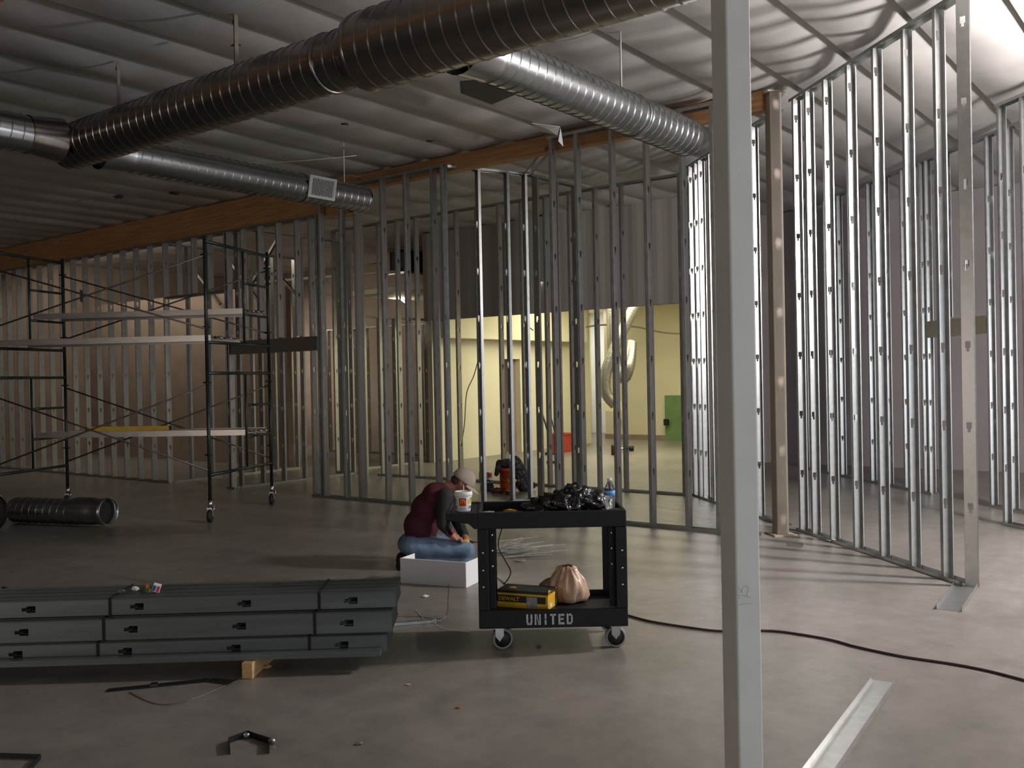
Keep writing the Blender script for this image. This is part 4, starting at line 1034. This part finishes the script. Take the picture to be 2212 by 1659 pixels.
o = displaced_blob('steel_scrap', (p.x, p.y, 0.012), 0.06, 0.04, 0.012, 0.8, 2.2, GALV, None, 3, 3.0, -0.011); tag(o, 'crumpled steel scrap against the angled partition floor track', 'scrap')
# strapping pieces
def strap_strip(pts, w, label, lift=None):
    P = [gp(x, y, z) for x, y, z in pts]; mb = MB()
    for i in range(len(P) - 1):
        a, b = P[i], P[i + 1]; d = (b - a); sd = Vector((-d.y, d.x, 0)).normalized() * w / 2
        mb.add([a - sd, b - sd, b + sd, a + sd], [(0, 1, 2, 3)])
    return mb
t = empty('cut_strap', gp(232, 1491), 0, 'long cut black strap on the floor before the stud stack', 'strap')
mb = strap_strip([(232, 1491, 0.004), (330, 1481, 0.005), (452, 1468, 0.006), (500, 1472, 0.012), (517, 1466, 0.03)], 0.05, ''); o = mb.build('band', STRAP, None, solid=0.003); o.parent = t; o.matrix_parent_inverse = Matrix.Translation(-t.location)
p = gp(333, 1481); mb = MB(); mb.box(-0.018, 0.018, -0.026, 0.026, 0.006, 0.012); o = mb.build('crimp_seal', CHROME, None, Vector((p.x, p.y, 0)) - t.location, (0, 0, 0.2)); o.parent = t
cable('baling_wire', [gp(x, y, 0.003) for x, y in ((280, 1495), (320, 1515), (360, 1522), (410, 1512), (455, 1495), (500, 1475), (512, 1466))], 0.0022, BRACE, 'thin dark wire curling below the long cut strap', 'wire')
t = empty('cut_strap', gp(540, 1600), 0, 'bent hexagonal loop of black strap near the bottom of the frame', 'strap')
def edge_strap(pts, w, m=STRAP):
    mb = MB(); P = [gp(x, y, 0) for x, y in pts]
    for i in range(len(P) - 1): mb.beam(P[i] + Vector((0, 0, w / 2)), P[i + 1] + Vector((0, 0, w / 2)), 0.003, w)
    return mb
mb = edge_strap(((497, 1630), (494, 1606), (535, 1591), (583, 1607), (581, 1628)), 0.028); o = mb.build('band', STRAP); o.parent = t; o.matrix_parent_inverse = Matrix.Translation(-t.location)
for px, py in ((533, 1595), (588, 1607)):
    p = gp(px, py); o = displaced_blob('crimp_seal', Vector((p.x, p.y - 0.006, 0.016)) - t.location, 0.018, 0.006, 0.016, 0.3, 2.0, CHROME, t, 2, px)
t = empty('cut_strap', gp(40, 1640), 0, 'bent black strap at the bottom left corner', 'strap')
mb = edge_strap(((-30, 1636), (88, 1640), (60, 1672)), 0.022); o = mb.build('band', STRAP); o.parent = t; o.matrix_parent_inverse = Matrix.Translation(-t.location)
# bits
for px, py, r, m, lab in ((575, 1444, 0.022, LUMBER, 'small wood chip beside the pine block'), (990, 1530, 0.010, ORANGE, 'tiny orange plastic bit on the bare floor'), (882, 1480, 0.010, LUMBER, 'tiny tan chip on the floor right of the stack'),
                         (776, 1608, 0.014, mat('tan_leaf', (0.22, 0.17, 0.12), 0.8), 'dried tan leaf fragment near the bottom of the frame'), (1164, 1394, 0.014, mat('grey_scrap', (0.2, 0.2, 0.19), 0.7), 'small grey scrap on the floor under the cart'), (10, 1272, 0.02, RUBBER, 'small dark lump on the floor at the far left'),
                         (918, 1290, 0.020, WHITEM, 'small white crumpled scrap between the stack and the white box'), (1640, 1112, 0.03, REDP, 'small red tag at the foot of the far angled studs')):
    p = gp(px, py); o = displaced_blob('floor_scrap', (p.x, p.y, r * 0.45), r * 1.4, r, r * 0.5, 0.7, 2.0, m, None, 2, px * 0.1, -r * 0.45, False); tag(o, lab, 'scrap')
# track piece and bent strap left of the cart
a, b = gp(850, 1352), gp(938, 1345)
t = link('short_track', track_mesh((b - a).length + 0.1, True, 0.05, 0.02)); t.location = (a.x - 0.05, a.y, 0.001); t.rotation_euler = (0, 0, math.atan2(-(b - a).x, (b - a).y)); tag(t, 'short steel track end behind the right end of the stud stack', 'track')
mb = MB(); P = [gp(942, 1347, 0.006), gp(955, 1341, 0.01), gp(964, 1331, 0.03), gp(968, 1318, 0.06), gp(969, 1300, 0.10), gp(969, 1258, 0.225)]
P[-1] = Vector((P[-2].x + 0.004, P[-2].y, 0.225)); P[-2].z = 0.12
for i in range(len(P) - 1): mb.beam(P[i], P[i + 1], 0.003, 0.022, (0.2, 1, 0))
tag(mb.build('curled_strap', BRACE), 'curled dark strap standing up before the white box', 'strap')
cable('wire_tangle', [gp(898, 1318, 0.004), gp(912, 1333, 0.004), gp(925, 1347, 0.02), gp(940, 1338, 0.05), gp(943, 1350, 0.01), gp(965, 1360, 0.004), gp(1015, 1365, 0.004)], 0.002, WHITEM, 'thin pale wire tangled around the short track end', 'wire')
# white offcut strips behind the cart
SCRP = mat('pale_scrap_steel', (0.48, 0.48, 0.46), 0.5, 0.3, 0.1, 12)
rs = random.Random(4)
for i in range(30):
    p = gp(rs.gauss(1105, 20), rs.gauss(1192, 9)); L_ = rs.uniform(0.18, 0.62); a = rs.gauss(0.12, 0.45)
    if i < 7: a = rs.uniform(-1.3, 1.3); L_ = rs.uniform(0.10, 0.2)
    d_ = Vector((math.cos(a), math.sin(a), 0)); z = 0.004 + 0.0035 * i * 0.5
    mb = MB(); mb.beam(Vector((0, 0, 0)) - d_ * L_ * 0.2, d_ * L_ * 0.8 + Vector((0, 0, rs.uniform(-0.0, 0.02))), 0.03 if i < 7 else rs.uniform(0.008, 0.014), 0.003)
    o = mb.build('metal_strip', SCRP, None, (p.x, p.y, z)); tag(o, 'thin pale metal offcut strip in the scrap pile seen through the cart' if i >= 7 else 'short wide pale metal offcut in the scrap pile by the white box', 'strip', 'thin offcut strips in the scrap pile' if i >= 7 else 'wide offcuts in the scrap pile')
# litter on the stud stack
zt = 0.437
for i, (px, py, w_, d2, h_, m, lab) in enumerate(((262, 1277, 0.06, 0.03, 0.022, mat('blue_grey_wrap', (0.10, 0.13, 0.15), 0.4), 'small blue-grey wrapper at the left of the litter on the stack'),
    (292, 1271, 0.045, 0.03, 0.03, WHITEM, 'white wrapper in the middle of the litter on the stack'), (312, 1276, 0.06, 0.03, 0.025, mat('dark_green_wrap', (0.02, 0.05, 0.025), 0.4, 0, 0.3, 30), 'dark green wrapper in the litter on the stack'),
    (316, 1267, 0.04, 0.03, 0.028, mat('orange_wrap', (0.35, 0.12, 0.03), 0.4), 'orange wrapper behind the green one on the stack'), (322, 1275, 0.022, 0.02, 0.02, YELLOW, 'tiny yellow wrapper on the stack'))):
    p = gp(px, py, zt + h_ * 0.5)
    o = displaced_blob('candy_wrapper', (p.x, max(p.y, by0 + 0.10), zt + h_ * 0.45), w_ * 0.5, d2 * 0.5, h_ * 0.5, 0.6, 1.8, m, None, 3, i * 2.3, -h_ * 0.45, False); tag(o, lab, 'wrapper')
p = gp(335, 1271, zt + 0.02); pk = empty('paper_packet', (p.x, max(p.y, by0 + 0.12), zt), 0.3, 'small white packet with blue and red print on the stack', 'packet')
mb = MB(); mb.box(-0.022, 0.022, -0.008, 0.008, 0.0, 0.05, Matrix.Rotation(0.35, 4, 'Y')); mb.build('packet', WHITEM, pk, bevel=0.002)
for x0, x1, m in ((-0.020, -0.004, mat('blue_ink', (0.02, 0.06, 0.2), 0.5)), (0.002, 0.018, mat('red_ink', (0.5, 0.03, 0.04), 0.5))):
    mb = MB(); mb.box(x0, x1, -0.0092, -0.0081, 0.004, 0.036, Matrix.Rotation(0.35, 4, 'Y')); mb.build('print_patch', m, pk)
p = gp(584, 1265, zt); mb = MB(); mb.add([(0, 0, 0), (0.05, 0.005, 0.012), (0.06, 0.03, 0.002), (0.01, 0.028, 0.004)], [(0, 1, 2, 3)]); tag(mb.build('cardboard_scrap', BRACE, None, (p.x, p.y, zt + 0.002), solid=0.002), 'small dark cardboard scrap lying flat on the stud stack', 'scrap')

# ------------------------------------------------------------------ tools and jacket in the corridor behind the niche
rp_ = gp(1098, 1062)
t = empty('orange_bucket', (rp_.x, rp_.y + 0.05, 0), 0, 'orange-red bucket standing behind the middle studs under a dark jacket', 'bucket')
mb = MB(); mb.lathe([(0.0, 0.0), (0.105, 0.0), (0.115, 0.02), (0.125, 0.30), (0.135, 0.30), (0.135, 0.34), (0.128, 0.345), (0.120, 0.345), (0.112, 0.03), (0, 0.03)], 26); mb.build('shell', ORANGE, t)
mb = MB(); mb.tube([(-0.13, 0, 0.31), (-0.10, -0.10, 0.20), (0, -0.15, 0.14), (0.10, -0.10, 0.20), (0.13, 0, 0.31)], 0.004, 8); mb.build('bail_handle', CHROME, t)
jk = at(1122, 1020, rp_.y + 0.1)
JACK = mat('black_plaid_cloth', (0.012, 0.012, 0.014), 0.9, 0, 0.4, 26, 0.5, 16, col2=(0.07, 0.072, 0.075), sharp=(0.5, 0.62))
b0 = Vector((rp_.x, rp_.y + 0.05, 0))
jo = blend_shape('jacket', [('e', b0 + Vector((0.0, 0.0, 0.40)), 0.17, 0.15, 0.075), ('c', b0 + Vector((-0.12, -0.05, 0.42)), b0 + Vector((-0.165, -0.10, 0.26)), 0.05, 0.035), ('c', b0 + Vector((0.10, -0.02, 0.42)), b0 + Vector((0.24, -0.02, 0.10)), 0.10, 0.13), ('e', b0 + Vector((0.26, 0.0, 0.08)), 0.15, 0.13, 0.075)], JACK, 0.014, 0.0, None, 3)
tag(jo, 'dark plaid jacket draped over the orange bucket', 'jacket')
p = gp(1104, 1066)
dr2 = empty('cordless_drill', (p.x, p.y - 0.12, 0), math.radians(20), 'yellow and black cordless drill standing on its battery before the orange bucket', 'drill')
mb = MB(); mb.box(-0.065, 0.065, -0.04, 0.04, 0, 0.05); mb.build('battery', RUBBER, dr2, bevel=0.006)
mb = MB(); mb.box(-0.06, 0.06, -0.036, 0.036, 0.05, 0.068); mb.build('battery_plate', YELLOW, dr2, bevel=0.004)
mb = MB(); mb.tube([(0, 0, 0.065), (0.01, 0, 0.12), (0.015, 0, 0.17)], 0.022, 12); mb.build('grip', RUBBER, dr2)
mb = MB(); mb.tube([(-0.05, 0, 0.19), (0.05, 0, 0.19), (0.08, 0, 0.19)], 0.03, 14, True, [0.03, 0.032, 0.02]); mb.build('housing', YELLOW, dr2)
mb = MB(); mb.tube([(0.08, 0, 0.19), (0.13, 0, 0.19)], 0.015, 10); mb.build('chuck', BRACE, dr2)
p = gp(1054, 1060)
tb_ = empty('tool_case', (p.x, p.y, 0), 0.2, 'small black tool case on the floor left of the orange bucket', 'case')
mb = MB(); mb.box(-0.10, 0.08, -0.07, 0.07, 0, 0.085); mb.build('case_body', RUBBER, tb_, bevel=0.008)
mb = MB(); mb.box(-0.09, 0.07, -0.06, 0.06, 0.085, 0.12); mb.build('case_lid', BLACKP, tb_, bevel=0.008)
mb = MB(); mb.tube([(-0.03, 0, 0.12), (-0.03, 0, 0.15), (0.03, 0, 0.15), (0.03, 0, 0.12)], 0.008, 8); mb.build('handle', RUBBER, tb_)
p = gp(1073, 1067)
sw = empty('palm_sander', (p.x, p.y, 0), 0.0, 'dark red hand tool lying beside the black tool case', 'tool')
mb = MB(); mb.tube([(-0.08, 0, 0.04), (0.0, 0, 0.05), (0.09, 0, 0.045)], 0.04, 14, True, [0.03, 0.045, 0.03]); mb.build('housing', mat('dark_red_plastic', (0.10, 0.025, 0.02), 0.5), sw)
mb = MB(); mb.box(-0.06, 0.07, -0.035, 0.035, 0, 0.012); mb.build('sole_plate', BRACE, sw)
p = gp(1049, 1038); mb = MB(); mb.box(-0.10, 0.10, -0.05, 0.05, 0, 0.14); o = mb.build('screw_box', WHITEM, None, (p.x, p.y, 0), (0, 0, 0.2), bevel=0.003); tag(o, 'small white and red screw box behind the tool case', 'box')
mb = MB(); mb.box(0.03, 0.09, -0.052, -0.0505, 0.05, 0.12); mb.build('red_panel', REDP, o)

# ------------------------------------------------------------------ things in the lit back room
p = gp(1214, 976)
t = empty('red_tub', (p.x, p.y, 0), ROT_UV, 'red plastic tub standing in the lit back room', 'tub')
mb = MB()
def frust(w0, d0, w1, d1, z0, z1, inner=False):
    vs = [(-w0, -d0, z0), (w0, -d0, z0), (w0, d0, z0), (-w0, d0, z0), (-w1, -d1, z1), (w1, -d1, z1), (w1, d1, z1), (-w1, d1, z1)]
    fs = [(0, 1, 5, 4), (1, 2, 6, 5), (2, 3, 7, 6), (3, 0, 4, 7)]; fs = [f[::-1] for f in fs] if inner else fs
    mb.add(vs, fs + [(0, 3, 2, 1)])
frust(0.17, 0.13, 0.23, 0.18, 0, 0.40); frust(0.16, 0.12, 0.22, 0.17, 0.02, 0.40, True); mb.build('shell', REDP, t)
mb = MB()
for a0, a1, b0_, b1 in ((-0.245, 0.245, -0.195, -0.17), (-0.245, 0.245, 0.17, 0.195), (-0.245, -0.22, -0.17, 0.17), (0.22, 0.245, -0.17, 0.17)): mb.box(a0, a1, b0_, b1, 0.385, 0.405)
mb.build('rim', REDP, t)
# flexible duct hanging in loops
def flex(name, pts, r, m, label, pitch=0.05):
    P = [Vector(p) for p in pts]; out = []
    for i in range(len(P) - 1):
        p0, p1, p2, p3 = P[max(i - 1, 0)], P[i], P[i + 1], P[min(i + 2, len(P) - 1)]
        n_ = max(int((p2 - p1).length / (pitch / 2)), 2)
        for k_ in range(n_):
            s_ = k_ / n_; out.append(0.5 * ((2 * p1) + (p2 - p0) * s_ + (2 * p0 - 5 * p1 + 4 * p2 - p3) * s_ * s_ + (3 * p1 - p0 - 3 * p2 + p3) * s_ ** 3))
    mb = MB(); mb.tube(out, r, 18, False, [r * (1.0 if i % 2 else 0.92) for i in range(len(out))])
    return tag(mb.build(name, m), label, 'duct')
FOIL = mat('foil_flex', (0.36, 0.35, 0.32), 0.35, 0.9, 0.1, 20, 0.4, 30)
Yf = 20.0
flex('flexible_duct', [at(1382, 640, Yf), at(1352, 700, Yf), at(1325, 760, Yf), at(1308, 810, Yf), at(1310, 850, Yf), at(1330, 875, Yf)], 0.125, FOIL, 'silver ribbed flexible duct sagging down in the lit back room')
flex('flexible_duct', [at(1324, 640, Yf + 0.4), at(1324, 700, Yf + 0.4), at(1328, 770, Yf + 0.4), at(1345, 815, Yf + 0.3), at(1358, 790, Yf + 0.2), at(1362, 740, Yf + 0.5)], 0.14, FOIL, 'second silver flexible duct hanging straight behind the sagging one')
t = empty('wall_unit', at(1322, 868, 21.4), ROT_UV, 'small pale wall cabinet with pipe stubs under the flexible ducts', 'cabinet')
mb = MB(); mb.box(-0.15, 0.15, -0.16, 0.16, -0.2, 0.0); mb.build('case', CREAM, t)
for dx in (-0.06, 0.10):
    mb = MB(); mb.tube([(0, dx, 0.0), (0, dx, 0.28)], 0.02, 8); mb.build('pipe_stub', BRACE, t)
cable('wall_conduit', [at(1240, 712, 22.5), at(1300, 702, 22.6), at(1372, 706, 22.8), at(1430, 718, 22.6), at(1475, 721, 22.4)], 0.02, DRYB, 'brown conduit strung along the back wall of the lit room', 'conduit')
def gadget(name, px, py, Y, parts, label, cat):
    t = empty(name, at(px, py, Y), ROT_UV, label, cat)
    for nm, bxs, m in parts:
        mb = MB(); mb.box(*bxs); mb.build(nm, m, t, bevel=0.004)
p = gp(1347, 975)
t = empty('pipe_fitting', (p.x, p.y, 0), 0, 'black double-ended fitting lying on the lit room floor', 'fitting')
mb = MB(); mb.tube([(-0.22, 0, 0.06), (-0.12, 0, 0.06)], 0.055, 12); mb.build('end_knob', RUBBER, t); mb = MB(); mb.tube([(0.12, 0, 0.06), (0.22, 0, 0.06)], 0.055, 12); mb.build('end_knob', RUBBER, t)
mb = MB(); mb.tube([(-0.13, 0, 0.06), (0.13, 0, 0.06)], 0.025, 12); mb.build('shank', CHROME, t)
p = gp(1326, 983); mb = MB(); mb.lathe([(0.0, 0), (0.055, 0), (0.055, 0.2), (0.04, 0.22), (0.0, 0.22)], 14); tag(mb.build('spray_can', mat('maroon_can', (0.06, 0.02, 0.015), 0.4), None, (p.x, p.y, 0)), 'small dark red can upright on the lit room floor', 'can')
sb = onv(1336, 912, 21.08); t = empty('wall_outlet', sb, ROT_UV, 'wall outlet box with a dangling cord in the lit back room', 'outlet')
mb = MB(); mb.box(-0.05, 0.02, -0.06, 0.06, -0.08, 0.08); mb.build('box', RUBBER, t); mb = MB(); mb.tube([(-0.06, 0.03, -0.05), (-0.06, 0.05, -0.2), (-0.07, 0.02, -0.28)], 0.012, 6); mb.build('cord', WHITEM, t)
so = onv(1440, 912, 21.0); t = empty('wall_outlet', so, ROT_UV, 'dark outlet box on the green wallboard', 'outlet')
mb = MB(); mb.box(-0.04, 0.04, -0.05, 0.05, -0.07, 0.07); mb.build('box', RUBBER, t); mb = MB(); mb.box(-0.05, -0.04, -0.06, 0.06, -0.08, 0.08); mb.build('plate', BLACKP, t)
a, b = at(1182, 862, 20.2), gp(1204, 962); cable('broom_handle', [a, a.lerp(b, 0.5), b + Vector((0, 0, 0.03))], 0.014, mat('dark_stick', (0.10, 0.08, 0.05), 0.7), 'thin stick leaning by the red tub in the lit room', 'stick')
a, b = at(1166, 880, 20.0), gp(1190, 985); cable('black_hose', [a, a.lerp(b, 0.5) + Vector((0.05, 0, 0)), b + Vector((0, 0, 0.03))], 0.02, CORDK, 'short black hose leaning left of the red tub', 'hose')
cable('hanging_cable', [at(1131, 672, 19.5), at(1134, 690, 19.5), at(1142, 705, 19.5), at(1152, 714, 19.5)], 0.012, CORDK, 'black cable drooping from the opening edge', 'cable')
cable('drooping_cable', [at(1040, 690, 17.8), at(1036, 760, 17.8), at(1024, 810, 17.8), at(1008, 850, 17.8), at(1003, 920, 17.8), at(992, 985, 17.8)], 0.010, DRYB, 'thin cord hanging along the left wall of the lit room', 'cord')
for px, py, Lb in ((1190, 983, 'blue-black'), (1195, 1002, 'grey')):
    p = gp(px, py); mb = MB(); mb.tube([(-0.12, 0, 0.03), (0.0, 0.03, 0.035), (0.14, 0.06, 0.03)], 0.03, 10, True, [0.025, 0.03, 0.02]); tag(mb.build('floor_tool', BLUEL if Lb[0] == 'b' and False else RUBBER, None, (p.x, p.y, 0)), 'small ' + Lb + ' hand tool on the lit room floor', 'tool')
# pipe run and dark box high in the back left area
cable('pipe_run', [onv(540, 612, 14.6), onv(640, 603, 14.6), onv(760, 594, 14.6), onv(860, 586, 14.6)], 0.035, mat('pale_pipe', (0.5, 0.48, 0.44), 0.5), 'pale horizontal pipe high behind the left door header', 'pipe', 3)
t = empty('air_handler', onv(878, 590, 15.6), ROT_UV, 'black boxy air handler high behind the middle partition', 'machine')
mb = MB(); mb.box(-0.3, 0.3, -0.30, 0.22, 0.0, 0.55); mb.build('case', DARKIN, t); mb = MB(); mb.box(-0.32, 0.32, -0.33, 0.25, -0.05, 0.0); mb.build('support_frame', GALV, t)
mb = MB(); mb.box(-0.31, -0.30, -0.22, 0.14, 0.08, 0.42); mb.build('service_panel', BLACKP, t)
t = empty('wall_speaker', onv(86, 613, 11.5), ROT_UV, 'dark rectangular box fixed high behind the far left studs', 'box')
mb = MB(); mb.box(-0.12, 0.12, -0.14, 0.14, -0.19, 0.19); mb.build('case', DARKIN, t); mb = MB(); mb.box(-0.13, -0.12, -0.11, 0.11, -0.16, 0.16); mb.build('front_grille', RUBBER, t)
t = empty('vent_box', onv(172, 640, 11.82), ROT_UV, 'small dark vent box on the brown wall behind the scaffold', 'vent')
mb = MB(); mb.box(-0.06, 0.06, -0.2, 0.2, -0.13, 0.13); mb.build('case', DARKIN, t); mb = MB(); mb.box(-0.08, -0.06, -0.22, 0.22, 0.13, 0.16); mb.build('hood', GALV, t)

# ------------------------------------------------------------------ pencil marks on the foreground column
cn = Vector((math.sin(math.radians(20)), -math.cos(math.radians(20)), 0)); cpl = Vector((fc.x, fc.y, 0)) + cn * 0.0512
def onface(px, py):
    r = ray(px, py); o_ = Vector((0, 0, EYE)); t_ = (cpl - o_).dot(cn) / r.dot(cn); return o_ + r * t_
k2 = 100 / 1843.0
for pts in (((640, 490), (700, 650), (760, 690), (800, 740)), ((800, 740), (775, 640), (830, 520), (960, 470), (1040, 560), (1010, 740), (960, 880)), ((600, 840), (760, 850), (950, 880), (1130, 940)), ((700, 1235), (880, 1185), (1200, 1165)), ((665, 900), (695, 980))):
    mb = MB(); mb.tube([onface(1560 + x * k2, 1240 + y * k2) for x, y in pts], 0.00045, 5); o = mb.build('pencil_mark', PENCIL); o.parent = colf; o.matrix_parent_inverse = (Matrix.Translation(colf.location) @ Matrix.Rotation(colf.rotation_euler.z, 4, 'Z')).inverted()

# shop light leaning behind the low partitions, seen as a short bright line
tl = onv(868, 648, 15.4)
t = empty('tube_light', tl, ROT_UV, 'short bright tube light behind the middle partition', 'lamp')
mb = MB(); mb.tube([(0, 0.14, 0.09), (0, -0.14, -0.09)], 0.014, 8); mb.build('lit_tube', mat('lit_tube_glow', (1.0, 0.95, 0.8), 0.5, emit=9.0), t)
mb = MB(); mb.beam((0.03, 0.15, 0.10), (0.03, -0.15, -0.09), 0.05, 0.02); mb.build('reflector', WHITEM, t)
ld2 = bpy.data.lights.new('tube_light_glow', 'POINT'); ld2.energy = 42; ld2.color = (1.0, 0.88, 0.68); ld2.shadow_soft_size = 0.1
lo2 = bpy.data.objects.new('tube_light_glow', ld2); COL.objects.link(lo2); lo2.parent = t; lo2.location = (-0.05, 0, 0)
# diagonal kicker braces above the left door header
for k_, (xa, ya, xb, yb, lab) in enumerate(((602, 512, 543, 614, 'rising right above the scaffold top'), (503, 572, 566, 661, 'falling right behind the scaffold ladder'), (425, 590, 476, 657, 'falling right between the scaffold posts'), (581, 574, 642, 637, 'falling right beyond the scaffold top corner'))):
    mb = MB(); mb.beam(onv(xa, ya, 11.78), onv(xb, yb, 11.78), 0.05, 0.05); tag(mb.build('kicker_brace', BRACE), 'dark diagonal ceiling brace ' + lab, 'brace')
